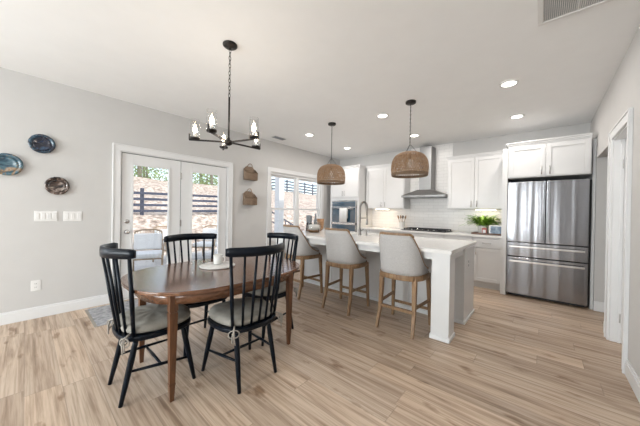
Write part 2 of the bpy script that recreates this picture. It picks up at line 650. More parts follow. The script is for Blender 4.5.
struct('wall_right', wr, M['wall'])
struct('wall_hall_back', MB().box(XR + WT, 1.88, OP1, OP1 + WT, 0, H), M['wall'])
struct('wall_hall_side', MB().box(1.88, 2.0, 4.0, OP1 + WT, 0, H), M['wall'])
struct('wall_hall_front', MB().box(XR + WT, 1.88, 3.98, 4.08, 0, H), M['wall'])
wrr = MB()
RW = [(-4.05, -2.75), (-2.43, -1.13)]  # made-up rear windows, opened for the fill lamps
wrr.box(XL, -4.05, YR - WT, YR, 0, H).box(-2.75, -2.43, YR - WT, YR, 0, H).box(-1.13, XR + WT, YR - WT, YR, 0, H)
for a, b_ in RW:
    wrr.box(a, b_, YR - WT, YR, 0, 0.45).box(a, b_, YR - WT, YR, 2.45, H)
struct('wall_rear', wrr, M['wall'])


def baseboard(name, segs):
    """segs: (x0,x1,y0,y1, nx, ny): board standing on the floor against a wall, nx,ny the way it faces"""
    mb = MB()
    for xa, xb, ya, yb, nx, ny in segs:
        t1, t2 = 0.016, 0.009
        if nx:
            s = nx
            xs = xa
            mb.box(min(xs, xs + s * t1), max(xs, xs + s * t1), ya, yb, 0, 0.105)
            mb.box(min(xs, xs + s * t2), max(xs, xs + s * t2), ya, yb, 0.105, 0.13)
        else:
            s = ny
            mb.box(xa, xb, min(ya, ya + s * t1), max(ya, ya + s * t1), 0, 0.105)
            mb.box(xa, xb, min(ya, ya + s * t2), max(ya, ya + s * t2), 0.105, 0.13)
    return struct(name, mb, M['trim'], bevel=0.003)


baseboard('baseboard_left', [(XL, XL, YR, 0.755, 1, 0), (XL, XL, 2.51, YB, 1, 0)])
baseboard('baseboard_right', [(XR, XR, YR, 3.19, -1, 0), (XR, XR, 4.045, OP0, -1, 0), (XR - 0.016, XR + WT, OP0, OP0, 0, 1)])
baseboard('baseboard_hall', [(XR, 1.88, OP1, OP1, 0, -1)])
baseboard('baseboard_rear', [(XL, XR, YR, YR, 0, 1)])


def casing(mb, axis, x, s, a, b, z0, z1, wd=0.088, th=0.02, bottom=False):
    """flat casing round an opening in a wall plane x=const"""
    lo, hi = min(x, x + s * th), max(x, x + s * th)
    mb.box(lo, hi, a - wd, a, z0, z1)
    mb.box(lo, hi, b, b + wd, z0, z1)
    mb.box(lo, hi, a - wd, b + wd, z1, z1 + wd)
    # raised outer bead
    lo2, hi2 = min(x + s * th, x + s * (th + 0.008)), max(x + s * th, x + s * (th + 0.008))
    mb.box(lo2, hi2, a - wd, a - wd + 0.016, z0, z1 + wd)
    mb.box(lo2, hi2, b + wd - 0.016, b + wd, z0, z1 + wd)
    mb.box(lo2, hi2, a - wd + 0.016, b + wd - 0.016, z1 + wd - 0.016, z1 + wd)
    if bottom:
        mb.box(lo, hi, a - wd, b + wd, z0 - wd, z0)


# ---- door_1: french patio door in the left wall
d1 = sempty('door_1', (XL, (DL0 + DL1) / 2, 0))
mb = MB()
casing(mb, 'x', XL, 1, DL0, DL1, 0, DLH)
obj('door_casing', mb, M['trim'], d1, 0.003)
jm = MB()
jm.box(XL - WT, XL, DL0, DL0 + 0.012, 0, DLH).box(XL - WT, XL, DL1 - 0.012, DL1, 0, DLH)
jm.box(XL - WT, XL, DL0 + 0.012, DL1 - 0.012, DLH - 0.012, DLH).box(XL - WT, XL, DL0 + 0.012, DL1 - 0.012, 0, 0.02)
obj('door_jamb', jm, M['trim'], d1)


def french_leaf(y0, y1, g0, g1, handle):
    xa, xb = XL - 0.055, XL - 0.012
    gz0, gz1 = 0.27, 1.885
    m_ = MB()
    m_.box(xa, xb, y0, g0, 0.024, 2.034).box(xa, xb, g1, y1, 0.024, 2.034)
    m_.box(xa, xb, g0, g1, 0.024, gz0).box(xa, xb, g0, g1, gz1, 2.034)
    leaf = obj('door_leaf', m_, M['trim'], d1, 0.002)
    fr = MB()
    for a, b2, c, d in ((g0 - 0.022, g0 + 0.006, gz0 - 0.022, gz1 + 0.022), (g1 - 0.006, g1 + 0.022, gz0 - 0.022, gz1 + 0.022)):
        fr.box(xb, xb + 0.012, a, b2, c, d)
    fr.box(xb, xb + 0.012, g0 + 0.006, g1 - 0.006, gz0 - 0.022, gz0 + 0.006)
    fr.box(xb, xb + 0.012, g0 + 0.006, g1 - 0.006, gz1 - 0.006, gz1 + 0.022)
    obj('glazing_bead', fr, M['trim'], leaf, 0.003)
    obj('glass_pane', MB().box(XL - 0.036, XL - 0.032, g0, g1, gz0, gz1), M['glass'], leaf)
    if handle:
        yk = y0 + 0.06
        R_ = Matrix.Rotation(PI / 2, 4, 'Y')
        k = MB().lathe([(0.031, 0), (0.031, 0.008), (0.012, 0.012), (0.012, 0.035), (0.026, 0.045), (0.029, 0.058), (0.022, 0.068), (0, 0.07)], (xb, yk, 0.945), 20, mat=R_)
        obj('door_knob', k, M['chrome'], leaf)
        k = MB().lathe([(0.03, 0), (0.03, 0.01), (0.02, 0.014), (0, 0.015)], (xb, yk, 1.09), 20, mat=R_)
        k.box(xb + 0.012, xb + 0.03, yk - 0.004, yk + 0.004, 1.075, 1.105)
        obj('deadbolt', k, M['chrome'], leaf)
    return leaf


ws_ = MB()  # dark strips standing in for shade in the gaps round the leaves
ws_.box(XL - 0.06, XL - 0.03, DL0 + 0.012, DL0 + 0.019, 0.02, DLH - 0.012).box(XL - 0.06, XL - 0.03, DL1 - 0.019, DL1 - 0.012, 0.02, DLH - 0.012)
ws_.box(XL - 0.06, XL - 0.03, DL0 + 0.019, DL1 - 0.019, DLH - 0.019, DLH - 0.012).box(XL - 0.06, XL - 0.03, 1.6175, 1.6265, 0.02, DLH - 0.019)
obj('gap_shade', ws_, M['slot'], d1)
french_leaf(DL0 + 0.020, 1.617, 0.99, 1.447, True)
french_leaf(1.627, DL1 - 0.020, 1.795, 2.255, False)
for z in (0.3, 1.05, 1.8):
    obj('hinge', MB().box(XL - 0.014, XL - 0.004, 1.612, 1.632, z - 0.05, z + 0.05), M['chrome'], d1)


# ---- windows
def sash_window(name, x, s, a, b, z0, z1, bays, axis='x', apron=True, depth=WT):
    """bays: list of (a,b) glazed bays, each double-hung.  axis 'x': window in a plane x=const; 'y': plane y=const"""
    c = (x, (a + b) / 2, z0) if axis == 'x' else ((a + b) / 2, x, z0)
    root = sempty(name, c)

    def bx(m_, n0, n1, a0, a1, za, zb):
        n0, n1 = min(n0, n1), max(n0, n1)
        if axis == 'x':
            m_.box(n0, n1, a0, a1, za, zb)
        else:
            m_.box(a0, a1, n0, n1, za, zb)
    wd = 0.088
    m_ = MB()
    th = 0.02
    bx(m_, x, x + s * th, a - wd, a, z0 - 0.0, z1)
    bx(m_, x, x + s * th, b, b + wd, z0 - 0.0, z1)
    bx(m_, x, x + s * th, a - wd, b + wd, z1, z1 + wd)
    bx(m_, x, x + s * th, a - wd, b + wd, z0 - wd - 0.02, z0 - 0.02)
    obj('window_casing', m_, M['trim'], root, 0.003)
    m_ = MB()
    bx(m_, x - s * 0.02, x + s * 0.045, a - wd - 0.015, b + wd + 0.015, z0 - 0.02, z0)
    obj('window_sill', m_, M['trim'], root, 0.003)
    n0, n1 = x - s * 0.10, x - s * 0.02
    m_ = MB()
    bx(m_, n0, n1, a, bays[0][0] - 0.045, z0, z1)
    bx(m_, n0, n1, bays[-1][1] + 0.045, b, z0, z1)
    bx(m_, n0, n1, a, b, z1 - 0.05, z1)
    bx(m_, n0, n1, a, b, z0, z0 + 0.03)
    for (p, q), (p2, q2) in zip(bays[:-1], bays[1:]):
        bx(m_, n0, n1, q + 0.03, p2 - 0.03, z0 + 0.03, z1 - 0.05)
    obj('window_frame', m_, M['trim'], root, 0.002)
    zm = z0 + (z1 - z0) * 0.47
    for p, q in bays:
        for lo, hi, nn in ((z0 + 0.03, zm + 0.02, x - s * 0.05), (zm - 0.02, z1 - 0.05, x - s * 0.075)):
            m2 = MB()
            sw = 0.035
            bx(m2, nn - 0.012, nn + 0.012, p - sw, p, lo, hi)
            bx(m2, nn - 0.012, nn + 0.012, q, q + sw, lo, hi)
            bx(m2, nn - 0.012, nn + 0.012, p, q, lo, lo + 0.04)
            bx(m2, nn - 0.012, nn + 0.012, p, q, hi - 0.04, hi)
            sash = obj('window_sash', m2, M['trim'], root)
            m3 = MB()
            bx(m3, nn - 0.002, nn + 0.002, p, q, lo + 0.04, hi - 0.04)
            obj('glass_pane', m3, M['glass'], sash)
    return root


sash_window('window_1', XL, 1, WL0, WL1, WLB, WLT, [(3.47, 4.13), (4.28, 4.94)])
sash_window('added_window_2', YR, 1, -4.05, -2.75, 0.45, 2.45, [(-3.97, -3.48), (-3.32, -2.83)], 'y')  # unseen window, added for the left rear fill lamp
sash_window('added_window_3', YR, 1, -2.43, -1.13, 0.45, 2.45, [(-2.35, -1.86), (-1.70, -1.21)], 'y')  # unseen window, added for the stronger rear fill lamp
sash_window('added_window_5', XR, -1, RW0, RW1, 0.45, 2.45, [(-3.32, -2.58), (-2.42, -1.68)])  # unseen window, added so fill light reaches the right floor
sash_window('added_window_4', XL, 1, SW0, SW1, 0.5, 2.4, [(-3.22, -2.38), (-2.22, -1.38)])  # unseen window, added for fill light from the left

# ---- door_2: cased inner door in the right wall
d2 = sempty('door_2', (XR, (D20 + D21) / 2, 0))
mb = MB()
casing(mb, 'x', XR, -1, D20, D21, 0, D2H)
obj('door_casing', mb, M['trim'], d2, 0.003)
jm = MB()
jm.box(XR, XR + WT, D20, D20 + 0.012, 0, D2H).box(XR, XR + WT, D21 - 0.012, D21, 0, D2H).box(XR, XR + WT, D20 + 0.012, D21 - 0.012, D2H - 0.012, D2H)
jm.box(XR + 0.05, XR + 0.07, D21 - 0.024, D21 - 0.012, 0, D2H - 0.012)
obj('door_jamb', jm, M['trim'], d2)
lf = MB()
ya, yb = D20 + 0.015, D21 - 0.027
lf.box(XR + 0.074, XR + 0.11, ya, yb, 0.01, D2H - 0.016)
for za, zb in ((0.2, 0.9), (1.05, 1.9)):
    for q in (ya + 0.11, yb - 0.13):
        lf.box(XR + 0.068, XR + 0.074, q, q + 0.02, za, zb)
    lf.box(XR + 0.068, XR + 0.074, ya + 0.13, yb - 0.13, za, za + 0.02).box(XR + 0.068, XR + 0.074, ya + 0.13, yb - 0.13, zb - 0.02, zb)
leaf = obj('door_leaf', lf, M['trim'], d2, 0.002)
for z in (0.25, 1.8):
    obj('hinge', MB().box(XR + 0.060, XR + 0.068, yb - 0.006, yb + 0.014, z - 0.045, z + 0.045), M['chrome'], d2)

# ---- tile backsplash
BY = YB - 0.01
ts = MB().box(-3.29, -0.51, BY, YB, 0.9, 1.38).box(-2.312, -1.433, BY, YB, 1.38, H)
struct('trim_1', ts, M['tile'])


# ============================================================ EXTERIOR
struct('patio_ground', MB().box(-8.4, XL - WT, -6, 14, -0.25, -0.06), M['patio'])


def hillz(x, y):
    d = -8.2 - x
    if d < 0:
        return -0.1
    z = 0.55 * d if d < 2.1 else 1.155 + (d - 2.1) * 0.235
    z = min(z, 3.3 + 0.015 * (d - 11))
    return z + 0.06 * math.sin(x * 2.1 + y) + 0.05 * math.sin(y * 1.7 - x) - 0.1


mb = MB()
nx, ny = 60, 70
vs = [(-8.2 - 26 * i / nx, -12 + 60 * j / ny, hillz(-8.2 - 26 * i / nx, -12 + 60 * j / ny)) for i in range(nx + 1) for j in range(ny + 1)]
fs = [(i * (ny + 1) + j, i * (ny + 1) + j + 1, (i + 1) * (ny + 1) + j + 1, (i + 1) * (ny + 1) + j) for i in range(nx) for j in range(ny)]
fs = [tuple(reversed(f)) for f in fs]
mb.add(vs, fs, True)
struct('hillside_ground', mb, M['litter'])


def fence(label, pts, n_rail, hgt, gap, z_extra=0.0):
    p0, p1 = Vector((*pts[0], 0)), Vector((*pts[1], 0))
    g = lambda p: hillz(p.x, p.y) + z_extra
    r = thing('rail_fence', label, 'fence', (p0.x, p0.y, g(p0)))
    L_ = (p1 - p0).length
    n = max(1, round(L_ / gap))
    for k in range(n + 1):
        p = p0.lerp(p1, k / n)
        obj('post', MB().box(p.x - 0.05, p.x + 0.05, p.y - 0.05, p.y + 0.05, g(p) - 0.3, g(p) + hgt + 0.08), M['fence'], r, 0.01)
    for i in range(n_rail):
        z = hgt * (i + 0.55) / n_rail
        m_ = MB()
        for k in range(n):
            a, b2 = p0.lerp(p1, k / n), p0.lerp(p1, (k + 1) / n)
            m_.bar((a.x + 0.08, a.y, g(a) + z), (b2.x + 0.08, b2.y, g(b2) + z), 0.035, 0.085 if hgt < 1 else 0.13)
        obj('rail', m_, M['fence'], r)
    return r


fence('dark four-rail fence low on the leafy slope beyond the glass doors', ((-10.3, -3.4), (-10.3, 5.6)), 4, 0.80, 3.0, 0.0)
fence('distant dark rail fence along the top of the bank outside the window', ((-19.2, 12.0), (-19.2, 27.0)), 4, 1.15, 1.25)


def tree(x, y, hgt, r0, crown, label):
    z0 = hillz(x, y) - 0.2
    t = thing('tree', label, 'tree', (x, y, z0), 0, 'bare and leafy trees along the ridge')
    rnd = random.Random(int(x * 31 + y * 77))
    m_ = MB()
    lean = rnd.uniform(-0.4, 0.4)
    m_.tube([(x, y, z0), (x + lean * 0.3, y + lean * 0.4, z0 + hgt * 0.5), (x + lean, y + lean * 0.7, z0 + hgt)], [r0, r0 * 0.75, r0 * 0.35], 7)
    for k in range(5):
        f_ = rnd.uniform(0.3, 0.9)
        a = rnd.uniform(0, 2 * PI)
        p = Vector((x + lean * f_, y + lean * 0.6 * f_, z0 + hgt * f_))
        q = p + Vector((math.cos(a), math.sin(a), 0.8)) * rnd.uniform(0.7, 1.4)
        m_.tube([p, q], [r0 * 0.35, r0 * 0.1], 5)
    obj('trunk', m_, M['bark'], t)
    l = MB()
    for k in range(crown):
        zz = rnd.random() ** 1.7
        a = rnd.uniform(0, 2 * PI)
        rr = 1.25 * math.sqrt(rnd.random()) * (1.0 - 0.3 * zz)
        c = Vector((x + lean * zz + rr * math.cos(a), y + rr * math.sin(a), z0 + hgt * zz))
        u = Vector((rnd.gauss(0, 1), rnd.gauss(0, 1), rnd.gauss(0, 1))).normalized()
        v = u.orthogonal().normalized()
        s_ = rnd.uniform(0.06, 0.13)
        l.add([c - u * s_, c + v * s_ * 0.5, c + u * s_, c - v * s_ * 0.5], [(0, 1, 2, 3)])
    obj('foliage', l, M['leaf'], t)
    return t


rt_ = random.Random(5)
for k in range(24):
    y = -2.0 + k * 0.8 + rt_.uniform(-0.2, 0.2)
    x = (-20.3, -22.9, -25.6)[k % 3] - rt_.uniform(0, 0.4)
    tree(x, y, rt_.uniform(5, 8), rt_.uniform(0.07, 0.15), 900 if k % 2 else 600,
         'slender tree standing on the ridge beyond the glass doors')

# porch column with the beam it carries
pc = thing('porch_column', 'square white porch column outside the left half of the window', 'column', (-6.1, 5.1, -0.06))
mb = MB().box(-6.2, -6.0, 5.0, 5.2, -0.06, 2.75)
obj('shaft', mb, M['trim'], pc, 0.004)
obj('base', MB().box(-6.23, -5.97, 4.97, 5.23, -0.06, 0.14), M['trim'], pc, 0.004)
obj('beam', MB().box(-6.2, -6.0, 3.9, 11.0, 2.75, 2.98), M['trim'], pc)

# stair railing seen low in the window
sr = thing('stair_railing', 'dark sloping metal stair railing outside, low in the window', 'railing', (-8.0, 7.4, -0.06))
m_ = MB()
m_.bar((-8.0, 5.9, 1.42), (-8.0, 7.6, 0.62), 0.04, 0.05)
m_.bar((-8.0, 5.9, 1.05), (-8.0, 7.6, 0.25), 0.03, 0.04)
obj('handrail', m_, M['fence'], sr)
for k in range(7):
    y = 5.95 + k * 0.27
    z = 1.42 - (y - 5.9) * 0.8 / 1.7
    obj('baluster', MB().box(-8.015, -7.985, y - 0.012, y + 0.012, -0.06, z), M['fence'], sr)


# patio chairs
def patio_chair(name, label, loc, rotz, cat='chair', cush='cushwhite'):
    t = thing(name, label, cat, loc, rotz, None)
    fr = MB()
    for sx in (-1, 1):
        fr.tube([(sx * 0.30, 0.28, 0), (sx * 0.31, 0.26, 0.36), (sx * 0.32, 0.20, 0.58), (sx * 0.33, -0.05, 0.64), (sx * 0.30, -0.28, 0.60)], 0.018, 8)
        fr.tube([(sx * 0.26, -0.34, 0), (sx * 0.26, -0.28, 0.38), (sx * 0.24, -0.36, 0.84)], 0.018, 8)
        fr.tube([(sx * 0.30, 0.26, 0.34), (sx * 0.26, -0.28, 0.33)], 0.014, 6)
    fr.tube([(-0.30, 0.26, 0.34), (0.30, 0.26, 0.34)], 0.014, 6)
    fr.tube([(-0.26, -0.28, 0.33), (0.26, -0.28, 0.33)], 0.014, 6)
    fr.tube([(-0.24, -0.36, 0.84), (-0.12, -0.40, 0.88), (0.12, -0.40, 0.88), (0.24, -0.36, 0.84)], 0.018, 8)
    for k in range(9):
        x = -0.2 + k * 0.05
        fr.tube([(x, -0.285, 0.36), (x, -0.385, 0.86)], 0.006, 5)
    obj('frame', fr, M['patiowood'], t, world=False)
    s_ = MB().box(-0.27, 0.27, -0.26, 0.27, 0.35, 0.45)
    obj('seat_cushion', s_, M[cush], t, 0.03, world=False, seg=3)
    R_ = Matrix.Translation((0, -0.27, 0.46)) @ Matrix.Rotation(math.radians(13), 4, 'X')
    s_ = MB().box(-0.25, 0.25, -0.02, 0.08, 0.0, 0.34, R_)
    obj('back_cushion', s_, M[cush], t, 0.03, world=False, seg=3)
    return t


patio_chair('patio_chair', 'rattan patio chair with white cushions outside the left glass door', (-6.1, 1.62, -0.06), math.radians(-112))
patio_chair('patio_chair', 'rattan patio chair farther back, at the right side of the left door pane', (-7.1, 2.45, -0.06), math.radians(-75))
patio_chair('patio_chair', 'rattan patio chair outside the right glass door', (-6.9, 3.25, -0.06), math.radians(-140))
# blue pointed cushion leaning on the glass side
bl = MB()
bl.lathe([(0.001, 0), (0.085, 0.05), (0.105, 0.16), (0.08, 0.30), (0.03, 0.41), (0.001, 0.44)], (-5.3, 2.83, -0.06 + 0.20), 18)
bl.lathe([(0.11, 0), (0.11, 0.02), (0.03, 0.04), (0.03, 0.21)], (-5.3, 2.83, -0.06), 18)
tag(obj('garden_ornament', bl, M['cushblue']), 'slate-blue teardrop-shaped ornament on the patio at right door edge', 'ornament')

# ============================================================ CEILING FITTINGS
cans = [(-0.315, 3.53, 'recessed light nearest the ceiling return grille, front row right'),
        (-0.32, 4.78, 'recessed light above the refrigerator side, back row right'),
        (-1.855, 3.53, 'recessed light just left of the nearer rattan pendant canopy, front row'),
        (-1.855, 4.80, 'recessed light close in front of the range hood, back row'),
        (-3.39, 3.55, 'recessed light left of the farther rattan pendant canopy, above window'),
        (-3.41, 4.82, 'recessed light above the oven cabinet, right of the farther pendant')]
for x, y, lb in cans:
    t = thing('recessed_light', 'white round ' + lb, 'ceiling light', (x, y, H), 0, 'recessed ceiling lights')
    obj('trim_ring', MB().lathe([(0.066, -0.012), (0.088, -0.008), (0.091, 0.0), (0.066, 0.0), (0.066, -0.012)], (x, y, H), 28), M['plastic'], t)
    obj('lens', MB().lathe([(0.001, -0.007), (0.066, -0.007), (0.066, -0.001), (0.001, -0.001)], (x, y, H), 28), M['can'], t)
    area('recessed_lamp', (x, y, H - 0.016), (0, 0, -1), 0.13, 0.13, 8, (1.0, 0.95, 0.90), 'DISK')

t = thing('ceiling_vent', 'small slotted ceiling vent near the wall between door and window', 'vent', (-4.03, 3.33, H))
obj('frame', MB().box(-4.10, -3.96, 3.17, 3.49, H - 0.008, H), M['plastic'], t, 0.002)
m_ = MB()
for k in range(8):
    m_.box(-4.085 + k * 0.0155, -4.078 + k * 0.0155, 3.19, 3.47, H - 0.012, H - 0.008)
obj('louvre', m_, M['greycer'], t)
t = thing('return_air_grille', 'large white return air grille in the ceiling at the top edge', 'vent', (0.17, 2.27, H))
m_ = MB()
gx0, gx1, gy0, gy1 = -0.055, 0.44, 1.95, 2.59
m_.box(gx0, gx1, gy0, gy0 + 0.03, H - 0.014, H).box(gx0, gx1, gy1 - 0.03, gy1, H - 0.014, H)
m_.box(gx0, gx0 + 0.03, gy0 + 0.03, gy1 - 0.03, H - 0.014, H).box(gx1 - 0.03, gx1, gy0 + 0.03, gy1 - 0.03, H - 0.014, H)
m_.box(0.155, 0.165, gy0 + 0.03, gy1 - 0.03, H - 0.012, H)
obj('frame', m_, M['plastic'], t, 0.002)
m_ = MB()
n = 40
for k in range(n):
    x = gx0 + 0.033 + k * (gx1 - gx0 - 0.066) / n
    m_.bar((x, gy0 + 0.03, H - 0.007), (x, gy1 - 0.03, H - 0.007), 0.001, 0.010, side=(1, 0, 0.9))
obj('slat', m_, M['plastic'], t)
obj('backing', MB().box(gx0 + 0.01, gx1 - 0.01, gy0 + 0.01, gy1 - 0.01, H - 0.0015, H), M['greycer'], t)

# ---- chandelier
CX, CY, CZ = -2.123, 1.183, 1.875
t = thing('chandelier', 'dark five-arm chandelier with clear glass cylinder shades over dining table', 'chandelier', (CX, CY, H))
obj('canopy', MB().lathe([(0.062, 0), (0.062, -0.012), (0.05, -0.022), (0.012, -0.028), (0.012, -0.04), (0.001, -0.04)][::-1], (CX, CY, H), 28), M['iron'], t)
m_ = MB()
z = H - 0.035
k = 0
while z > 2.27:
    a = 0 if k % 2 else PI / 2
    c = Vector((CX, CY, z - 0.02))
    pts = []
    for q in range(12):
        th = 2 * PI * q / 12
        rr = 0.009 * math.cos(th)
        pts.append(c + Vector((rr * math.cos(a), rr * math.sin(a), 0.021 * math.sin(th))))
    m_.tube(pts, 0.0026, 5, closed=True)
    z -= 0.033
    k += 1
obj('chain', m_, M['iron'], t)
obj('stem', MB().tube([(CX, CY, 2.275), (CX, CY, CZ)], 0.0085, 10), M['iron'], t)
obj('hub', MB().lathe([(0.001, -0.03), (0.012, -0.03), (0.03, -0.018), (0.034, 0), (0.03, 0.014), (0.012, 0.022), (0.012, 0.04), (0.001, 0.04)], (CX, CY, CZ), 20), M['iron'], t)
for k in range(5):
    a = math.radians(16 + 72 * k)
    d = Vector((math.cos(a), math.sin(a), 0))
    c = Vector((CX, CY, CZ)) + d * 0.28
    m_ = MB()
    m_.bar(Vector((CX, CY, CZ)) + d * 0.02, c + d * 0.045, 0.013, 0.013)
    m_.bar(c + d * 0.045, c + d * 0.045 + Vector((0, 0, 0.055)), 0.012, 0.007, side=d.cross(Vector((0, 0, 1))))
    arm = obj('arm', m_, M['iron'], t)
    obj('cup', MB().lathe([(0.001, 0.004), (0.036, 0.004), (0.040, 0.012), (0.040, 0.020), (0.001, 0.021)], c, 20), M['iron'], arm)
    obj('candle_sleeve', MB().lathe([(0.013, 0.021), (0.012, 0.062), (0.001, 0.063)], c, 16), M['ceramic'], arm)
    obj('glass_shade', MB().lathe([(0.0385, 0.022), (0.0385, 0.175), (0.0360, 0.175), (0.0360, 0.022), (0.0385, 0.022)], c, 24), M['clear'], arm)
    obj('bulb', MB().lathe([(0.001, 0.063), (0.010, 0.065), (0.017, 0.085), (0.014, 0.108), (0.005, 0.132), (0.001, 0.138)], c, 14), M['bulb'], arm)
    pl = bpy.data.lights.new('candle_lamp', 'POINT')
    pl.energy = 1.0
    pl.color = (1.0, 0.9, 0.78)
    pl.shadow_soft_size = 0.012
    plo = bpy.data.objects.new('candle_lamp', pl)
    COL.objects.link(plo)
    plo.location = c + Vector((0, 0, 0.155))


# ---- rattan pendants
def pendant(label, x, y, zb):
    t = thing('pendant_light', label, 'pendant light', (x, y, H), 0, 'rattan pendant lights over the island')
    obj('canopy', MB().lathe([(0.001, -0.03), (0.055, -0.03), (0.066, -0.022), (0.066, 0)], (x, y, H), 24), M['iron'], t)
    ztop = zb + 0.305
    m_ = MB()
    z = H - 0.03
    k = 0
    while z > ztop + 0.12:
        c = Vector((x, y, z - 0.014))
        a = 0 if k % 2 else PI / 2
        m_.tube([c + Vector((0.006 * math.cos(q * PI / 5) * math.cos(a), 0.006 * math.cos(q * PI / 5) * math.sin(a), 0.016 * math.sin(q * PI / 5))) for q in range(10)], 0.0022, 4, closed=True)
        z -= 0.026
        k += 1
    m_.tube([(x + 0.003, y, H - 0.03), (x - 0.003, y, (H + ztop) / 2), (x, y, ztop + 0.08)], 0.0022, 6)
    obj('chain', m_, M['iron'], t)
    m_ = MB()
    for q in range(3):
        a = q * 2 * PI / 3 + 0.4
        m_.tube([(x, y, ztop + 0.11), (x + 0.10 * math.cos(a), y + 0.10 * math.sin(a), ztop - 0.01)], 0.0025, 5)
    obj('wire_hanger', m_, M['iron'], t)

    prof = [(q_ * 0.93, z_) for q_, z_ in [(0.237, 0.0), (0.243, 0.03), (0.247, 0.08), (0.246, 0.13), (0.238, 0.18), (0.220, 0.225), (0.190, 0.262), (0.150, 0.287), (0.105, 0.300)]]

    def P(u):
        f_ = u * (len(prof) - 1)
        i = min(int(f_), len(prof) - 2)
        g = f_ - i
        return prof[i][0] * (1 - g) + prof[i + 1][0] * g, prof[i][1] * (1 - g) + prof[i + 1][1] * g
    m_ = MB()
    N, S = 46, 12
    for fam in (-1, 1):
        for k in range(N):
            pl, pr = [], []
            a0 = 2 * PI * k / N
            for q in range(S + 1):
                u = q / S
                r, z = P(u)
                wv = 0.0028 * math.cos(PI * (q * 2 + k)) * fam
                a = a0 + fam * u * 0.95
                hw = 0.0056 / max(r, 0.06)
                for lst, s_ in ((pl, -1), (pr, 1)):
                    lst.append(Vector((x + (r + wv + 0.001 * fam) * math.cos(a + s_ * hw), y + (r + wv + 0.001 * fam) * math.sin(a + s_ * hw), zb + z)))
            vs = pl + pr
            n = S + 1
            m_.add(vs, [(i, i + 1, n + i + 1, n + i) for i in range(S)], True)
    sh = obj('lamp_shade', m_, M['wicker'], t)
    so = sh.modifiers.new('thick', 'SOLIDIFY')
    so.thickness = 0.0025
    m_ = MB()
    for u in [0.1 * j for j in range(1, 10)]:
        r, z = P(u)
        m_.tube([(x + (r - 0.001) * math.cos(a), y + (r - 0.001) * math.sin(a), zb + z) for a in [2 * PI * q / 36 for q in range(36)]], 0.0022, 4, closed=True)
    obj('shade_ring', m_, M['wicker'], sh)
    m_ = MB()
    for zz, rr in ((0.0, 0.221), (0.012, 0.224), (0.024, 0.226)):
        m_.tube([(x + rr * math.cos(a), y + rr * math.sin(a), zb + zz) for a in [2 * PI * q / 40 for q in range(40)]], 0.0065, 6, closed=True)
    obj('rim', m_, M['wickerdark'], sh)
    m_ = MB()
    m_.tube([(x + 0.099 * math.cos(a), y + 0.099 * math.sin(a), zb + 0.30) for a in [2 * PI * q / 24 for q in range(24)]], 0.005, 6, closed=True)
    m_.bar((x - 0.105, y, zb + 0.30), (x + 0.105, y, zb + 0.30), 0.006, 0.006)
    m_.tube([(x, y, zb + 0.30), (x, y, zb + 0.22)], 0.018, 10)
    obj('socket', m_, M['iron'], t)
    obj('bulb', MB().lathe([(0.001, 0.12), (0.02, 0.125), (0.03, 0.155), (0.02, 0.19), (0.012, 0.22), (0.001, 0.221)], (x, y, zb), 16), M['plastic'], t)
    return t


pendant('woven rattan dome pendant nearer the camera, over the island right half', -1.342, 3.32, 1.765)
pendant('woven rattan dome pendant farther away, in front of the window edge', -2.675, 3.335, 1.745)

# ============================================================ LEFT WALL PIECES
RY = Matrix.Rotation(PI / 2, 4, 'Y')


def wall_plate(label, y, z, r, mat, rimmat):
    t = thing('wall_plate', label, 'decorative plate', (XL, y, z), 0, 'decorative plates on the wall')
    obj('dish', MB().lathe([(0.001, 0.012), (r * 0.55, 0.014), (r * 0.72, 0.022), (r * 0.72, 0.010), (r * 0.4, 0.0), (0.001, 0.0)], (XL, y, z), 36, mat=RY), mat, t)
    obj('rim', MB().lathe([(r * 0.71, 0.012), (r * 0.72, 0.023), (r, 0.034), (r, 0.029), (r * 0.71, 0.012)], (XL, y, z), 36, mat=RY), rimmat, t)
    return t


wall_plate('teal and tan glazed plate at the left picture edge, lower left of navy plate', -0.135, 1.718, 0.118, M['plate_teal'], M['plate_teal'])
wall_plate('dark navy plate with blue rim, highest of the three wall plates', 0.119, 1.99, 0.108, M['plate_navy'], M['plate_rim'])
wall_plate('brown and grey marbled plate, lowest of the three wall plates', 0.243, 1.522, 0.105, M['plate_brown'], M['plate_brown'])


def switch_plate(name, label, cat, y0, y1, z0, z1, gangs):
    t = thing(name, label, cat, (XL, (y0 + y1) / 2, (z0 + z1) / 2))
    obj('cover', MB().box(XL, XL + 0.006, y0, y1, z0, z1), M['plastic'], t, 0.002)
    wd = (y1 - y0) / gangs
    for k in range(gangs):
        yc = y0 + wd * (k + 0.5)
        if name == 'wall_outlet':
            for zz in (-0.02, 0.02):
                zc = (z0 + z1) / 2 + zz
                m_ = MB().box(XL + 0.006, XL + 0.008, yc - 0.017, yc + 0.017, zc - 0.013, zc + 0.013)
                o = obj('socket', m_, M['plastic'], t)
                s_ = MB().box(XL + 0.008, XL + 0.0085, yc - 0.008, yc - 0.005, zc - 0.005, zc + 0.006).box(XL + 0.008, XL + 0.0085, yc + 0.005, yc + 0.008, zc - 0.005, zc + 0.006)
                obj('slot', s_, M['slot'], o)
        else:
            obj('rocker', MB().box(XL + 0.006, XL + 0.011, yc - 0.016, yc + 0.016, z0 + 0.025, z1 - 0.025), M['plastic'], t, 0.002)
    return t


switch_plate('light_switch', 'white four-gang switch plate left of the pair on the wall', 'light switch', 0.065, 0.25, 1.105, 1.225, 4)
switch_plate('light_switch', 'white three-gang switch plate nearer the glass doors', 'light switch', 0.300, 0.464, 1.105, 1.225, 3)
switch_plate('wall_outlet', 'white wall outlet low on the wall under the switches', 'outlet', 0.045, 0.122, 0.315, 0.435, 1)


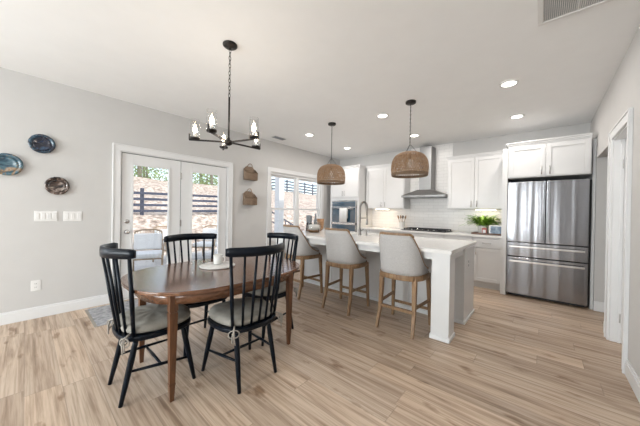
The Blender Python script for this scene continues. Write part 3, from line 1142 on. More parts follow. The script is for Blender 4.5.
def wall_basket(label, y, z):
    """y,z: bottom left corner"""
    w_, h_, d_ = 0.25, 0.18, 0.105
    t = thing('wall_basket', label, 'basket', (XL, y + w_ / 2, z), 0, 'seagrass baskets hung on the wall')
    m_ = MB()
    # back panel with sloping shoulders, sides sloping down to the front
    m_.prism([(y, z), (y + w_, z), (y + w_, z + h_ + 0.03), (y + w_ * 0.78, z + h_ + 0.085), (y + w_ * 0.22, z + h_ + 0.085), (y, z + h_ + 0.03)], XL + 0.001, XL + 0.010,
             Matrix(((0, 0, 1, 0), (1, 0, 0, 0), (0, 1, 0, 0), (0, 0, 0, 1))))
    m_.box(XL + d_ - 0.01, XL + d_, y, y + w_, z, z + h_ - 0.05)
    m_.box(XL + 0.01, XL + d_ - 0.01, y, y + w_, z, z + 0.01)
    for ya_, yb_ in ((y, y + 0.009), (y + w_ - 0.009, y + w_)):
        m_.prism([(XL + 0.01, z + 0.01), (XL + d_ - 0.01, z + 0.01), (XL + d_ - 0.01, z + h_ - 0.05), (XL + 0.01, z + h_ + 0.03)], -yb_, -ya_, Matrix.Rotation(PI / 2, 4, 'X'))
    obj('body', m_, M['seagrass'], t, 0.002)
    m_ = MB()
    for k in range(7):
        zz = z + 0.01 + k * 0.018
        m_.tube([(XL + d_ + 0.001, y, zz), (XL + d_ + 0.001, y + w_, zz)], 0.0075, 6)
        m_.tube([(XL + 0.01, y - 0.001, zz), (XL + d_, y - 0.001, zz)], 0.0075, 6)
    obj('coil', m_, M['seagrass'], t)
    obj('rim', MB().tube([(XL + 0.012, y, z + h_ + 0.03), (XL + d_, y, z + h_ - 0.045), (XL + d_, y + w_, z + h_ - 0.045), (XL + 0.012, y + w_, z + h_ + 0.03)], 0.009, 6), M['wickerdark'], t)
    yc = y + w_ / 2
    pts = [(XL + 0.02 + 0.02 * math.sin(PI * q / 10), yc - 0.055 * math.cos(PI * q / 10), z + h_ + 0.07 + 0.065 * math.sin(PI * q / 10)) for q in range(11)]
    obj('handle', MB().tube(pts, 0.007, 6), M['seagrass'], t)
    return t


wall_basket('upper of two seagrass pocket baskets hung between door and window', 2.74, 1.86)
wall_basket('lower of two seagrass pocket baskets hung between door and window', 2.735, 1.378)

# ---- door mat
m_ = MB().box(-4.26, -3.57, 0.515, 2.4, 0.0, 0.009)
rg = thing('door_mat', 'grey woven mat on the floor before the glass doors', 'mat', (-3.9, 1.4, 0))
obj('mat_body', m_, M['rug'], rg, 0.003)
m_ = MB()
for k in range(60):
    m_.box(-4.255 + k * 0.0115, -4.250 + k * 0.0115, 0.49, 0.515, 0.001, 0.005)
obj('fringe', m_, M['tie'], rg)


# ============================================================ CABINETS
def shaker(name, x0, x1, yf, z0, z1, parent, handle=None, mat=None, fw=0.058):
    """door/drawer front facing -y; the front plane of the frame at yf"""
    m_ = MB()
    t_ = 0.019
    f_ = fw if (z1 - z0) > 0.25 else 0.0
    if f_:
        m_.box(x0, x0 + f_, yf, yf + t_, z0, z1).box(x1 - f_, x1, yf, yf + t_, z0, z1)
        m_.box(x0 + f_, x1 - f_, yf, yf + t_, z0, z0 + f_).box(x0 + f_, x1 - f_, yf, yf + t_, z1 - f_, z1)
        m_.box(x0 + f_, x1 - f_, yf + 0.009, yf + t_, z0 + f_, z1 - f_)
    else:
        m_.box(x0, x1, yf, yf + t_, z0, z1)
    d = obj(name, m_, mat or M['cab'], parent, 0.0018)
    if handle:
        hx, hz, o = handle
        h = MB()
        if o == 'v':
            h.tube([(hx, yf - 0.028, hz - 0.06), (hx, yf - 0.028, hz + 0.06)], 0.0055, 8)
            for zz in (-0.045, 0.045):
                h.tube([(hx, yf, hz + zz), (hx, yf - 0.028, hz + zz)], 0.004, 6)
        else:
            h.tube([(hx - 0.065, yf - 0.028, hz), (hx + 0.065, yf - 0.028, hz)], 0.0055, 8)
            for xx in (-0.048, 0.048):
                h.tube([(hx + xx, yf, hz), (hx + xx, yf - 0.028, hz)], 0.004, 6)
        obj('handle', h, M['chrome'], d)
    return d


def crown(x0, x1, yf, yb, z, parent, left=True, right=True):
    m_ = MB()
    for dz0, dz1, o in ((0.0, 0.02, 0.008), (0.02, 0.045, 0.022), (0.045, 0.06, 0.034)):
        m_.box(x0 - (o if left else 0), x1 + (o if right else 0), yf - o, yb, z + dz0, z + dz1)
    return obj('crown_moulding', m_, M['cab'], parent, 0.003)


def upper(label, x0, x1, yf, z0, z1, cr=(True, True), hz=None, mid=None):
    t = thing('wall_cabinet', label, 'cabinet', ((x0 + x1) / 2, YB, z0))
    obj('carcass', MB().box(x0, x1, yf + 0.021, YB - 0.012, z0, z1), M['cab'], t, 0.001)
    mid = mid or (x0 + x1) / 2
    hz = hz or z0 + 0.09
    shaker('door', x0 + 0.012, mid - 0.002, yf, z0 + 0.012, z1 - 0.012, t, (mid - 0.045, hz, 'v'))
    shaker('door', mid + 0.002, x1 - 0.012, yf, z0 + 0.012, z1 - 0.012, t, (mid + 0.045, hz, 'v'))
    crown(x0, x1, yf + 0.021, YB - 0.012, z1, t, *cr)
    return t


UF = 5.44
upper('white two-door wall cabinet left of the steel hood', -3.275, -2.312, UF, 1.37, 2.33, (False, True), mid=-2.802)
upper('white two-door wall cabinet between hood and refrigerator', -1.433, -0.53, UF, 1.37, 2.33, (True, False), mid=-0.972)
upper('short white two-door cabinet above the refrigerator', -0.435, 0.48, 4.995, 1.845, 2.335, (True, False), mid=0.012)
sp_ = thing('side_panel', 'tall narrow white end panel between base cabinet and refrigerator', 'panel', (-0.472, 5.4, 0))
obj('panel', MB().box(-0.508, -0.437, 5.02, YB - 0.012, 0, 2.333), M['cab'], sp_, 0.002)
sp_ = thing('side_panel', 'narrow white filler panel between refrigerator and right wall', 'panel', (0.5, 5.5, 0))
obj('panel', MB().box(0.497, 0.528, 5.10, YB - 0.012, 0, 2.335), M['cab'], sp_)


def base_cab(label, x0, x1, yf, drawers, doors, yb=YB - 0.001, single_h='l'):
    t = thing('base_cabinet', label, 'cabinet', ((x0 + x1) / 2, YB, 0))
    m_ = MB().box(x0, x1, yf + 0.021, yb, 0.105, 0.878).box(x0, x1, yf + 0.085, yb, 0, 0.105)
    obj('carcass', m_, M['cab'], t, 0.001)
    obj('toe_kick', MB().box(x0, x1, yf + 0.072, yf + 0.085, 0.0, 0.104), M['cab'], t)
    w_ = (x1 - x0)
    if drawers == 3:
        zs = [(0.12, 0.40), (0.412, 0.69), (0.702, 0.865)]
        for a, b2 in zs:
            shaker('drawer', x0 + 0.012, x1 - 0.012, yf, a, b2, t, ((x0 + x1) / 2, b2 - 0.08 if b2 - a > 0.2 else (a + b2) / 2, 'h'))
    else:
        for k in range(drawers):
            a, b2 = x0 + w_ * k / drawers, x0 + w_ * (k + 1) / drawers
            shaker('drawer', a + 0.012, b2 - 0.012, yf, 0.702, 0.865, t, ((a + b2) / 2, 0.783, 'h'))
        for k in range(doors):
            a, b2 = x0 + w_ * k / doors, x0 + w_ * (k + 1) / doors
            hx = b2 - 0.05 if k % 2 == 0 and doors > 1 else a + 0.05
            shaker('door', a + 0.012, b2 - 0.012, yf, 0.12, 0.69, t, (hx, 0.63, 'v'))
    return t


BF = 5.165
base_cab('white base cabinet with one drawer and door beside the refrigerator', -0.93, -0.508, BF, 1, 1)
base_cab('white base cabinet right of the cooktop, behind island end', -1.40, -0.93, BF, 3, 0)
base_cab('white base cabinet under the gas cooktop', -2.30, -1.40, BF, 1, 2)
base_cab('white base cabinet left of the cooktop, below wooden spoon crock', -3.288, -2.30, BF, 2, 2)
ct = MB().box(-3.288, -0.509, 5.135, BY - 0.001, 0.879, 0.914)
tag(obj('countertop', ct, M['quartz'], bevel=0.003), 'white quartz countertop along the back wall under the hood', 'countertop')

# ---- oven tower
TX0, TX1, TF = -4.15, -3.292, 5.15
t = thing('oven_cabinet', 'tall white cabinet housing the wall ovens in the back left corner', 'cabinet', ((TX0 + TX1) / 2, YB, 0))
m_ = MB()
m_.box(TX0, TX0 + 0.05, TF + 0.02, YB - 0.001, 0.1, 2.33).box(TX1 - 0.05, TX1, TF + 0.02, YB - 0.001, 0.1, 2.33)
m_.box(TX0 + 0.05, TX1 - 0.05, 5.74, YB - 0.001, 0.1, 2.33)
m_.box(TX0 + 0.05, TX1 - 0.05, TF + 0.02, 5.74, 1.56, 2.33).box(TX0 + 0.05, TX1 - 0.05, TF + 0.02, 5.74, 0.1, 0.30)
m_.box(TX0, TX1, TF + 0.09, YB - 0.001, 0.0, 0.1)
obj('carcass', m_, M['cab'], t, 0.001)
mx_ = (TX0 + TX1) / 2
shaker('door', TX0 + 0.012, mx_ - 0.002, TF, 1.64, 2.318, t, (mx_ - 0.03, 1.73, 'v'))
shaker('door', mx_ + 0.002, TX1 - 0.012, TF, 1.64, 2.318, t, (mx_ + 0.03, 1.73, 'v'))
shaker('drawer', TX0 + 0.012, TX1 - 0.012, TF, 0.12, 0.30, t, (mx_, 0.21, 'h'))
crown(TX0, TX1, TF + 0.02, YB - 0.012, 2.33, t, True, True)
# ---- wall oven
OX0, OX1 = TX0 + 0.058, TX1 - 0.058
t = thing('wall_oven', 'stainless wall oven and microwave with dark glass tinted with a blue reflection in tall cabinet', 'oven', ((OX0 + OX1) / 2, 5.4, 0.31))
OF = TF - 0.005
obj('body', MB().box(OX0, OX1, OF + 0.03, 5.72, 0.31, 1.55), M['blackplastic'], t)
m_ = MB()
for a, b2 in ((1.385, 1.40), (1.535, 1.55), (0.965, 1.015), (0.31, 0.33), (0.80, 0.815)):
    m_.box(OX0, OX1, OF, OF + 0.03, a, b2)
m_.box(OX0, OX0 + 0.02, OF, OF + 0.03, 0.33, 1.535).box(OX1 - 0.02, OX1, OF, OF + 0.03, 0.33, 1.535)
obj('steel_frame', m_, M['chrome'], t)
obj('control_panel', MB().box(OX0 + 0.021, OX1 - 0.021, OF + 0.004, OF + 0.03, 1.401, 1.534), M['darkglass'], t)
dd = obj('door', MB().box(OX0 + 0.021, OX1 - 0.021, OF + 0.004, OF + 0.03, 1.016, 1.384), M['darkglass'], t)
h = MB().tube([(OX0 + 0.05, OF - 0.04, 1.355), (OX1 - 0.05, OF - 0.04, 1.355)], 0.011, 10)
for x in (OX0 + 0.09, OX1 - 0.09):
    h.tube([(x, OF + 0.004, 1.355), (x, OF - 0.04, 1.355)], 0.008, 8)
obj('handle', h, M['chrome'], dd)
obj('control_panel', MB().box(OX0 + 0.021, OX1 - 0.021, OF + 0.004, OF + 0.03, 0.816, 0.964), M['darkglass'], t)
dd = obj('door', MB().box(OX0 + 0.021, OX1 - 0.021, OF + 0.004, OF + 0.03, 0.331, 0.799), M['darkglass'], t)
h = MB().tube([(OX0 + 0.05, OF - 0.04, 0.76), (OX1 - 0.05, OF - 0.04, 0.76)], 0.011, 10)
for x in (OX0 + 0.09, OX1 - 0.09):
    h.tube([(x, OF + 0.004, 0.76), (x, OF - 0.04, 0.76)], 0.008, 8)
obj('handle', h, M['chrome'], dd)
# towel over the handle
tw = MB()
tx0, tx1 = -3.80, -3.57
pts = [(OF - 0.022, 1.12), (OF - 0.022, 1.33), (OF - 0.026, 1.362), (OF - 0.040, 1.372), (OF - 0.054, 1.362), (OF - 0.060, 1.30), (OF - 0.062, 1.03)]
vs = []
nxx = 12
for i, (y_, z_) in enumerate(pts):
    for k in range(nxx + 1):
        u = k / nxx
        vs.append((tx0 + (tx1 - tx0) * u, y_ - 0.006 * math.sin(u * 9) * (i in (0, 5, 6)) * (-1 if i == 0 else 1) * (1 if i else 0.3), z_))
tw.add(vs, [(i * (nxx + 1) + k, i * (nxx + 1) + k + 1, (i + 1) * (nxx + 1) + k + 1, (i + 1) * (nxx + 1) + k) for i in range(len(pts) - 1) for k in range(nxx)], True)
two = obj('dish_towel', tw, M['cushwhite'])
so = two.modifiers.new('thick', 'SOLIDIFY')
so.thickness = 0.003
so.offset = 1
tag(two, 'pale dish towel hanging over the wall oven handle', 'towel')

# ---- under-cabinet lights
for x0_, x1_, lb in ((-0.955, -0.635, 'slim lit light bar under the cabinet above the fern'), (-3.02, -2.70, 'slim lit light bar under the cabinet left of the hood')):
    t = thing('under_cabinet_light', lb, 'light', ((x0_ + x1_) / 2, 5.53, 1.37))
    obj('housing', MB().box(x0_, x1_, 5.475, 5.56, 1.352, 1.369), M['plastic'], t, 0.002)
    obj('diffuser', MB().box(x0_ + 0.006, x1_ - 0.006, 5.468, 5.552, 1.346, 1.352), M['strip'], t)
    area('under_cabinet_lamp', ((x0_ + x1_) / 2, 5.52, 1.343), (0, 0.2, -1), 0.3, 0.06, 1.1, (1.0, 0.80, 0.58))

# ---- hood
HX0, HX1 = -2.305, -1.436
hc = -1.885
t = thing('range_hood', 'stainless chimney range hood over the cooktop', 'range hood', (hc, YB, 1.63))
obj('lip', MB().box(HX0, HX1, 5.285, BY - 0.001, 1.605, 1.645), M['steel2'], t, 0.002)
ch0, ch1, chy = -2.015, -1.772, 5.52
m_ = MB()
A = [(HX0, 5.285, 1.645), (HX1, 5.285, 1.645), (HX1, BY - 0.001, 1.645), (HX0, BY - 0.001, 1.645)]
B = [(ch0 - 0.03, chy - 0.03, 1.77), (ch1 + 0.03, chy - 0.03, 1.77), (ch1 + 0.03, BY - 0.001, 1.77), (ch0 - 0.03, BY - 0.001, 1.77)]
m_.add(A + B, [(3, 2, 1, 0), (4, 5, 6, 7), (0, 1, 5, 4), (1, 2, 6, 5), (2, 3, 7, 6), (3, 0, 4, 7)])
obj('canopy', m_, M['steel2'], t)
obj('chimney', MB().box(ch0, ch1, chy, BY - 0.001, 1.76, 2.68), M['steel2'], t, 0.002)
obj('filter', MB().box(HX0 + 0.06, HX1 - 0.06, 5.33, 5.74, 1.599, 1.605), M['greycer'], t)
m_ = MB()
for k in range(4):
    m_.lathe([(0.001, 0), (0.009, 0), (0.009, 0.004), (0.001, 0.004)], (hc - 0.06 + k * 0.04, 5.285, 1.625), 10, mat=Matrix.Rotation(PI / 2, 4, 'X'))
obj('button', m_, M['black'], t)

# ---- cooktop
CZ0 = 0.914
t = thing('gas_cooktop', 'black and steel gas cooktop set in the back countertop', 'cooktop', (-1.83, 5.47, CZ0))
obj('plate', MB().box(-2.27, -1.40, 5.225, 5.72, CZ0, CZ0 + 0.012), M['black'], t, 0.003)
for k in range(3):
    xa = -2.245 + k * 0.282
    xb = xa + 0.27
    m_ = MB()
    for y in (5.30, 5.70):
        m_.box(xa, xb, y - 0.006, y + 0.006, CZ0 + 0.03, CZ0 + 0.046)
    for x in (xa + 0.006, xb - 0.006, (xa + xb) / 2):
        m_.box(x - 0.006, x + 0.006, 5.306, 5.694, CZ0 + 0.031, CZ0 + 0.047)
    for y in (5.40, 5.50, 5.60):
        m_.box(xa + 0.012, xb - 0.012, y - 0.005, y + 0.005, CZ0 + 0.032, CZ0 + 0.046)
    for x in (xa + 0.01, xb - 0.01):
        for y in (5.31, 5.69):
            m_.box(x - 0.008, x + 0.008, y - 0.008, y + 0.008, CZ0 + 0.012, CZ0 + 0.031)
    obj('grate', m_, M['black'], t)
for bx_, by_ in ((-2.11, 5.40), (-2.11, 5.60), (-1.83, 5.50), (-1.55, 5.40), (-1.55, 5.60)):
    obj('burner', MB().lathe([(0.045, 0.012), (0.045, 0.02), (0.03, 0.022), (0.03, 0.028), (0.001, 0.028)], (bx_, by_, CZ0), 18), M['black'], t)
for k in range(5):
    obj('knob', MB().lathe([(0.016, 0.012), (0.019, 0.014), (0.016, 0.034), (0.001, 0.034)], (-2.05 + k * 0.11, 5.258, CZ0), 14), M['chrome'], t)

# ---- fridge
FX0, FX1, FF = -0.43, 0.468, 5.0145
t = thing('refrigerator', 'stainless french-door refrigerator with two lower drawers against right wall', 'refrigerator', (0.02, 5.4, 0))
obj('body', MB().box(FX0 + 0.004, 0.492, FF + 0.075, 5.76, 0.03, 1.775), M['blackplastic'], t, 0.003)
m_ = MB()
for x in (FX0 + 0.05, 0.43):
    for y in (5.15, 5.7):
        m_.lathe([(0.02, 0), (0.02, 0.03)], (x, y, 0), 10)
obj('foot', m_, M['blackplastic'], t)
obj('toe_grille', MB().box(FX0 + 0.02, FX1 - 0.02, FF + 0.05, FF + 0.075, 0.02, 0.05), M['blackplastic'], t)
fm = 0.023
zs_ = [(0.05, 0.622), (0.634, 0.846), (0.858, 1.785)]


def fdoor(name, x0, x1, z0, z1):
    return obj(name, MB().box(x0, x1, FF, FF + 0.068, z0, z1), M['steel'], t, 0.006, seg=3)


d_ = fdoor('door', FX0, fm - 0.004, *zs_[2])
m_ = MB().bar((fm - 0.034, FF - 0.026, 0.885), (fm - 0.034, FF - 0.026, 1.765), 0.03, 0.012, side=(1, 0, 0))
for z in (0.90, 1.75):
    m_.box(fm - 0.042, fm - 0.026, FF - 0.022, FF, z - 0.012, z + 0.012)
obj('handle', m_, M['steel'], d_, 0.004)
d_ = fdoor('door', fm + 0.004, FX1, *zs_[2])
m_ = MB().bar((fm + 0.034, FF - 0.026, 0.885), (fm + 0.034, FF - 0.026, 1.765), 0.03, 0.012, side=(1, 0, 0))
for z in (0.90, 1.75):
    m_.box(fm + 0.026, fm + 0.042, FF - 0.022, FF, z - 0.012, z + 0.012)
obj('handle', m_, M['steel'], d_, 0.004)
for z0_, z1_ in (zs_[1], zs_[0]):
    d_ = fdoor('drawer', FX0, FX1, z0_, z1_)
    hz = z1_ - 0.058
    m_ = MB().bar((FX0 + 0.035, FF - 0.045, hz), (FX1 - 0.035, FF - 0.045, hz), 0.014, 0.032, side=(0, 1, 0))
    for x in (FX0 + 0.06, fm, FX1 - 0.06):
        m_.box(x - 0.014, x + 0.014, FF - 0.04, FF, hz - 0.012, hz + 0.012)
    obj('handle', m_, M['chrome'], d_, 0.004)

# ============================================================ ISLAND
IX0, IX1, IY0, IY1 = -3.36, -0.665, 2.70, 3.935
t = thing('kitchen_island', 'white kitchen island cabinet with square corner columns', 'island', ((IX0 + IX1) / 2, 3.3, 0))
m_ = MB()
m_.box(IX0 + 0.02, IX1 - 0.025, 3.345, 3.87, 0.0, 0.878)
obj('body', m_, M['cab'], t, 0.002)
n = 4
L_ = (IX1 - 0.05) - (IX0 + 0.05)
for k in range(n + 1):
    x = IX0 + 0.05 + L_ * k / n
    obj('panel_batten', MB().box(x - 0.03, x + 0.03, 3.333, 3.345, 0.1, 0.87), M['cab'], t, 0.001)
obj('end_panel', MB().box(IX1 - 0.025, IX1 - 0.012, 3.335, 3.88, 0.0, 0.878), M['cab'], t, 0.001)
obj('end_panel', MB().box(IX0 + 0.007, IX0 + 0.02, 3.335, 3.88, 0.0, 0.878), M['cab'], t, 0.001)
m_ = MB()
for x in (IX1 - 0.19, IX0 + 0.018):
    c_ = MB().box(x, x + 0.172, 2.735, 2.935, 0.0, 0.878)
    co = obj('column', c_, M['cab'], t, 0.003)
    obj('column_base', MB().box(x - 0.01, x + 0.182, 2.725, 2.945, 0, 0.045), M['trim'], co, 0.004)
m_ = MB()
m_.box(IX0 + 0.19, IX1 - 0.19, 2.76, 2.79, 0.80, 0.878)
m_.box(IX1 - 0.06, IX1 - 0.03, 2.935, 3.335, 0.80, 0.878).box(IX0 + 0.03, IX0 + 0.06, 2.935, 3.335, 0.80, 0.878)
obj('apron', m_, M['cab'], t)
m_ = MB()
m_.box(IX0, IX1 - 0.012, 3.318, 3.333, 0, 0.045).box(IX1 - 0.012, IX1 + 0.004, 3.318, 3.89, 0, 0.03)
obj('base_trim', m_, M['trim'], t, 0.003)
m_ = MB().box(IX1 - 0.012, IX1 - 0.007, 3.485, 3.555, 0.62, 0.735)
o_ = obj('outlet', m_, M['plastic'], t, 0.001)
m_ = MB()
for z in (0.655, 0.70):
    m_.box(IX1 - 0.007, IX1 - 0.0055, 3.507, 3.533, z - 0.013, z + 0.013)
obj('socket', m_, M['greycer'], o_)
# counter with sink cut-out
SX0, SX1, SY0, SY1 = -2.5, -1.78, 3.47, 3.84
m_ = MB()
m_.box(IX0, SX0, IY0, IY1, 0.879, 0.914).box(SX1, IX1, IY0, IY1, 0.879, 0.914)
m_.box(SX0, SX1, IY0, SY0, 0.879, 0.914).box(SX0, SX1, SY1, IY1, 0.879, 0.914)
tag(obj('countertop', m_, M['quartz']), 'white quartz island top with overhang on the stool side', 'countertop')
t = thing('sink', 'white undermount sink in the island top', 'sink', (-2.14, 3.65, 0.878))
m_ = MB()
e_ = 0.001
m_.box(SX0 + e_, SX0 + 0.012, SY0 + e_, SY1 - e_, 0.882, 0.906).box(SX1 - 0.012, SX1 - e_, SY0 + e_, SY1 - e_, 0.882, 0.906)
m_.box(SX0 + 0.012, SX1 - 0.012, SY0 + e_, SY0 + 0.012, 0.882, 0.906).box(SX0 + 0.012, SX1 - 0.012, SY1 - 0.012, SY1 - e_, 0.882, 0.906)
m_.box(SX0 + 0.012, SX1 - 0.012, SY0 + 0.012, SY1 - 0.012, 0.882, 0.888)
obj('basin', m_, M['ceramic'], t)
obj('drain', MB().lathe([(0.001, 0.888), (0.04, 0.888), (0.04, 0.891), (0.001, 0.891)], (-2.14, 3.65, 0), 16), M['chrome'], t)

# ---- faucet
fx, fy = -2.16, 3.435
t = thing('faucet', 'tall spring-coil pull-down kitchen faucet on the island', 'faucet', (fx, fy, 0.914))
m_ = MB().lathe([(0.028, 0), (0.028, 0.012), (0.018, 0.03), (0.018, 0.10), (0.012, 0.11), (0.001, 0.11)], (fx, fy, 0.914), 16)
m_.tube([(fx + 0.018, fy, 0.985), (fx + 0.075, fy - 0.02, 1.01)], 0.006, 8)
obj('base', m_, M['nickel'], t)
arc = [(fx, fy, 1.02), (fx, fy, 1.28)]
for q in range(1, 13):
    a = PI * q / 12
    arc.append((fx, fy + 0.105 - 0.105 * math.cos(a), 1.33 + 0.105 * math.sin(a)))
arc.append((fx, fy + 0.21, 1.16))
obj('hose', MB().tube(arc, 0.010, 8), M['nickel'], t)
# spring coil round the hose
ap = [Vector(p) for p in arc]
coil = []
seglen = [0]
for i in range(1, len(ap)):
    seglen.append(seglen[-1] + (ap[i] - ap[i - 1]).length)
tot = seglen[-1]
turns = 46
for q in range(turns * 8 + 1):
    s_ = tot * (0.12 + 0.80 * q / (turns * 8))
    i = max(j for j in range(len(ap)) if seglen[j] <= s_)
    i = min(i, len(ap) - 2)
    g = (s_ - seglen[i]) / (seglen[i + 1] - seglen[i])
    c = ap[i].lerp(ap[i + 1], g)
    tt = (ap[i + 1] - ap[i]).normalized()
    n1 = Vector((1, 0, 0))
    n2 = tt.cross(n1)
    a = 2 * PI * q / 8
    coil.append(c + (n1 * math.cos(a) + n2 * math.sin(a)) * 0.0145)
obj('spring', MB().tube(coil, 0.0034, 4), M['nickel'], t)
obj('spray_head', MB().lathe([(0.001, 0), (0.017, 0), (0.019, 0.02), (0.014, 0.08), (0.012, 0.10), (0.001, 0.10)], (fx, fy + 0.21, 1.07), 14), M['nickel'], t)
obj('bracket', MB().tube([(fx, fy, 1.18), (fx, fy + 0.20, 1.18)], 0.007, 8), M['nickel'], t)
for (sx, sy, hh, lb, mt_) in ((-2.02, 3.40, 0.12, 'slim metal soap dispenser right of the faucet', 'chrome'),):
    t = thing('soap_dispenser', lb, 'dispenser', (sx, sy, 0.914))
    obj('stem', MB().lathe([(0.02, 0), (0.02, 0.008), (0.009, 0.012), (0.009, 0.09), (0.001, 0.09)], (sx, sy, 0.914), 14), M[mt_], t)
    obj('spout', MB().tube([(sx, sy, 0.995), (sx, sy + 0.07, 1.0), (sx, sy + 0.09, 0.985)], 0.006, 8), M[mt_], t)

# ---- things at the island's left end
dx, dy = -2.99, 3.28
t = thing('cake_dome', 'clear domed cloche on a wooden stand, island left end', 'cake dome', (dx, dy, 0.914))
obj('stand', MB().lathe([(0.085, 0), (0.09, 0.02), (0.13, 0.028), (0.13, 0.04), (0.001, 0.04)], (dx, dy, 0.914), 28), M['oak'], t)
obj('dome', MB().lathe([(0.115, 0.041), (0.115, 0.11), (0.10, 0.155), (0.06, 0.19), (0.001, 0.20), (0.001, 0.197), (0.058, 0.187), (0.097, 0.153), (0.112, 0.11), (0.112, 0.041), (0.115, 0.041)], (dx, dy, 0.914), 28), M['clear'], t)
obj('dome_knob', MB().lathe([(0.006, 0.198), (0.006, 0.21), (0.015, 0.222), (0.001, 0.235)], (dx, dy, 0.914), 12), M['clear'], t)
obj('cake', MB().lathe([(0.001, 0.041), (0.095, 0.041), (0.097, 0.12), (0.075, 0.135), (0.001, 0.138)], (dx, dy, 0.914), 20), M['ceramic'], t)
bx_, by_ = -3.24, 3.42
t = thing('coffee_grinder', 'tall black cylindrical grinder left of the cake dome', 'grinder', (bx_, by_, 0.914))
obj('body', MB().lathe([(0.06, 0), (0.062, 0.05), (0.052, 0.06), (0.052, 0.15), (0.001, 0.15)], (bx_, by_, 0.914), 22), M['blackplastic'], t)
obj('hopper', MB().lathe([(0.050, 0.151), (0.056, 0.27), (0.056, 0.285), (0.001, 0.29)], (bx_, by_, 0.914), 22), M['greycer'], t)
bx_, by_ = -3.22, 3.57
t = thing('bottle', 'slim grey-green bottle behind the cake dome', 'bottle', (bx_, by_, 0.914))
obj('glass_body', MB().lathe([(0.032, 0), (0.034, 0.02), (0.034, 0.19), (0.014, 0.24), (0.013, 0.31), (0.001, 0.31)], (bx_, by_, 0.914), 18), M['greycer'], t)
obj('cap', MB().lathe([(0.015, 0.311), (0.015, 0.335), (0.001, 0.335)], (bx_, by_, 0.914), 14), M['chrome'], t)
bx_, by_ = -3.27, 3.76
t = thing('wooden_bowl', 'deep tan wooden bowl behind the cake dome', 'bowl', (bx_, by_, 0.914))
obj('bowl_body', MB().lathe([(0.04, 0), (0.06, 0.03), (0.075, 0.12), (0.08, 0.22), (0.073, 0.22), (0.066, 0.12), (0.05, 0.04), (0.001, 0.02)], (bx_, by_, 0.914), 24), M['spoonwood'], t)

# ---- crock of spoons
cx_, cy_ = -2.42, 5.62
t = thing('utensil_crock', 'white crock on the counter left of the cooktop', 'crock', (cx_, cy_, 0.914))
obj('pot', MB().lathe([(0.05, 0), (0.056, 0.01), (0.056, 0.15), (0.060, 0.16), (0.050, 0.16), (0.048, 0.02), (0.001, 0.015)], (cx_, cy_, 0.914), 22), M['ceramic'], t)
sp_l = [(-0.9, 'wooden spoon leaning left in the white crock'), (-0.35, 'wooden spatula second from left in the white crock'), (0.2, 'dark wooden spoon upright in the white crock'), (0.75, 'wooden spoon leaning right in the white crock')]
for k, (q, lb) in enumerate(sp_l):
    sx = cx_ + 0.025 * q
    b_ = Vector((sx, cy_ + 0.012 * (k % 2) - 0.006, 0.932))
    e_ = b_ + Vector((0.062 * q, 0.0, 0.205))
    t = thing('wooden_spoon', lb, 'spoon', b_, 0, 'wooden utensils in the crock')
    obj('handle', MB().tube([b_, e_], 0.005, 6), M['spoonwood'], t)
    dd = (e_ - b_).normalized()
    m_ = MB()
    m_.tube([e_ - dd * 0.005, e_ + dd * 0.015, e_ + dd * 0.045, e_ + dd * 0.075, e_ + dd * 0.088], [0.006, 0.026, 0.036, 0.027, 0.004], 10, flat=0.35)
    obj('bowl', m_, M['spoonwood'] if k != 2 else M['traywood'], t)

# ---- tray with fern and frames
t = thing('serving_tray', 'low dark wooden tray on the counter by the refrigerator', 'tray', (-0.76, 5.42, 0.914))
m_ = MB().box(-0.985, -0.535, 5.32, 5.60, 0.914, 0.922)
for a in ((-0.985, -0.973, 5.32, 5.60), (-0.547, -0.535, 5.32, 5.60), (-0.973, -0.547, 5.32, 5.332), (-0.973, -0.547, 5.588, 5.60)):
    m_.box(*a, 0.922, 0.945)
obj('tray_body', m_, M['traywood'], t, 0.002)
px_, py_ = -0.83, 5.50
t = thing('potted_fern', 'bright green bushy fern in a white pot on the tray', 'plant', (px_, py_, 0.922))
obj('pot', MB().lathe([(0.055, 0), (0.075, 0.02), (0.085, 0.13), (0.088, 0.14), (0.078, 0.14), (0.07, 0.12), (0.001, 0.12)], (px_, py_, 0.922), 24), M['ceramic'], t)
rf = random.Random(3)
lm = MB()
for k in range(330):
    a = rf.uniform(0, 2 * PI)
    L_ = rf.uniform(0.10, 0.32)
    el = rf.uniform(0.1, 0.85)
    base = Vector((px_ + 0.10 * math.cos(a) * rf.random(), py_ + 0.05 * math.sin(a) * rf.random(), 1.06 + 0.07 * rf.random()))
    d = Vector((math.cos(a) * 1.0, math.sin(a) * 0.55, 0))
    prev = base
    pts = []
    for q in range(6):
        u = q / 5
        pts.append(base + d * (L_ * u * math.cos(el * 0.6)) + Vector((0, 0, L_ * (math.sin(el) * u * 1.1 - 0.45 * u * u) + 0.05 * u)))
    side = d.cross(Vector((0, 0, 1))).normalized()
    for q in range(5):
        p, p2 = pts[q], pts[q + 1]
        for s_ in (-1, 1):
            wd = 0.022 * (1 - 0.6 * q / 5)
            mid = p.lerp(p2, 0.5) + side * s_ * wd + Vector((0, 0, rf.uniform(-0.004, 0.006)))
            lm.add([p, mid, p2], [(0, 1, 2)])
            mid2 = p2 + side * s_ * wd * 0.9 + Vector((0, 0, rf.uniform(-0.006, 0.006)))
            lm.add([p.lerp(p2, 0.5), mid2, p2], [(0, 1, 2)])
for i, p in enumerate(lm.v):
    lm.v[i] = (min(p[0], -0.548), min(p[1], 5.77), min(p[2], 1.30))
obj('foliage', lm, M['fern'], t)
t = thing('digital_photo_frame', 'silver-white photo frame with a blue-grey picture on tray', 'picture frame', (-0.615, 5.37, 0.922))
Rf = Matrix.Translation((-0.615, 5.365, 0.923)) @ Matrix.Rotation(-0.16, 4, 'X')
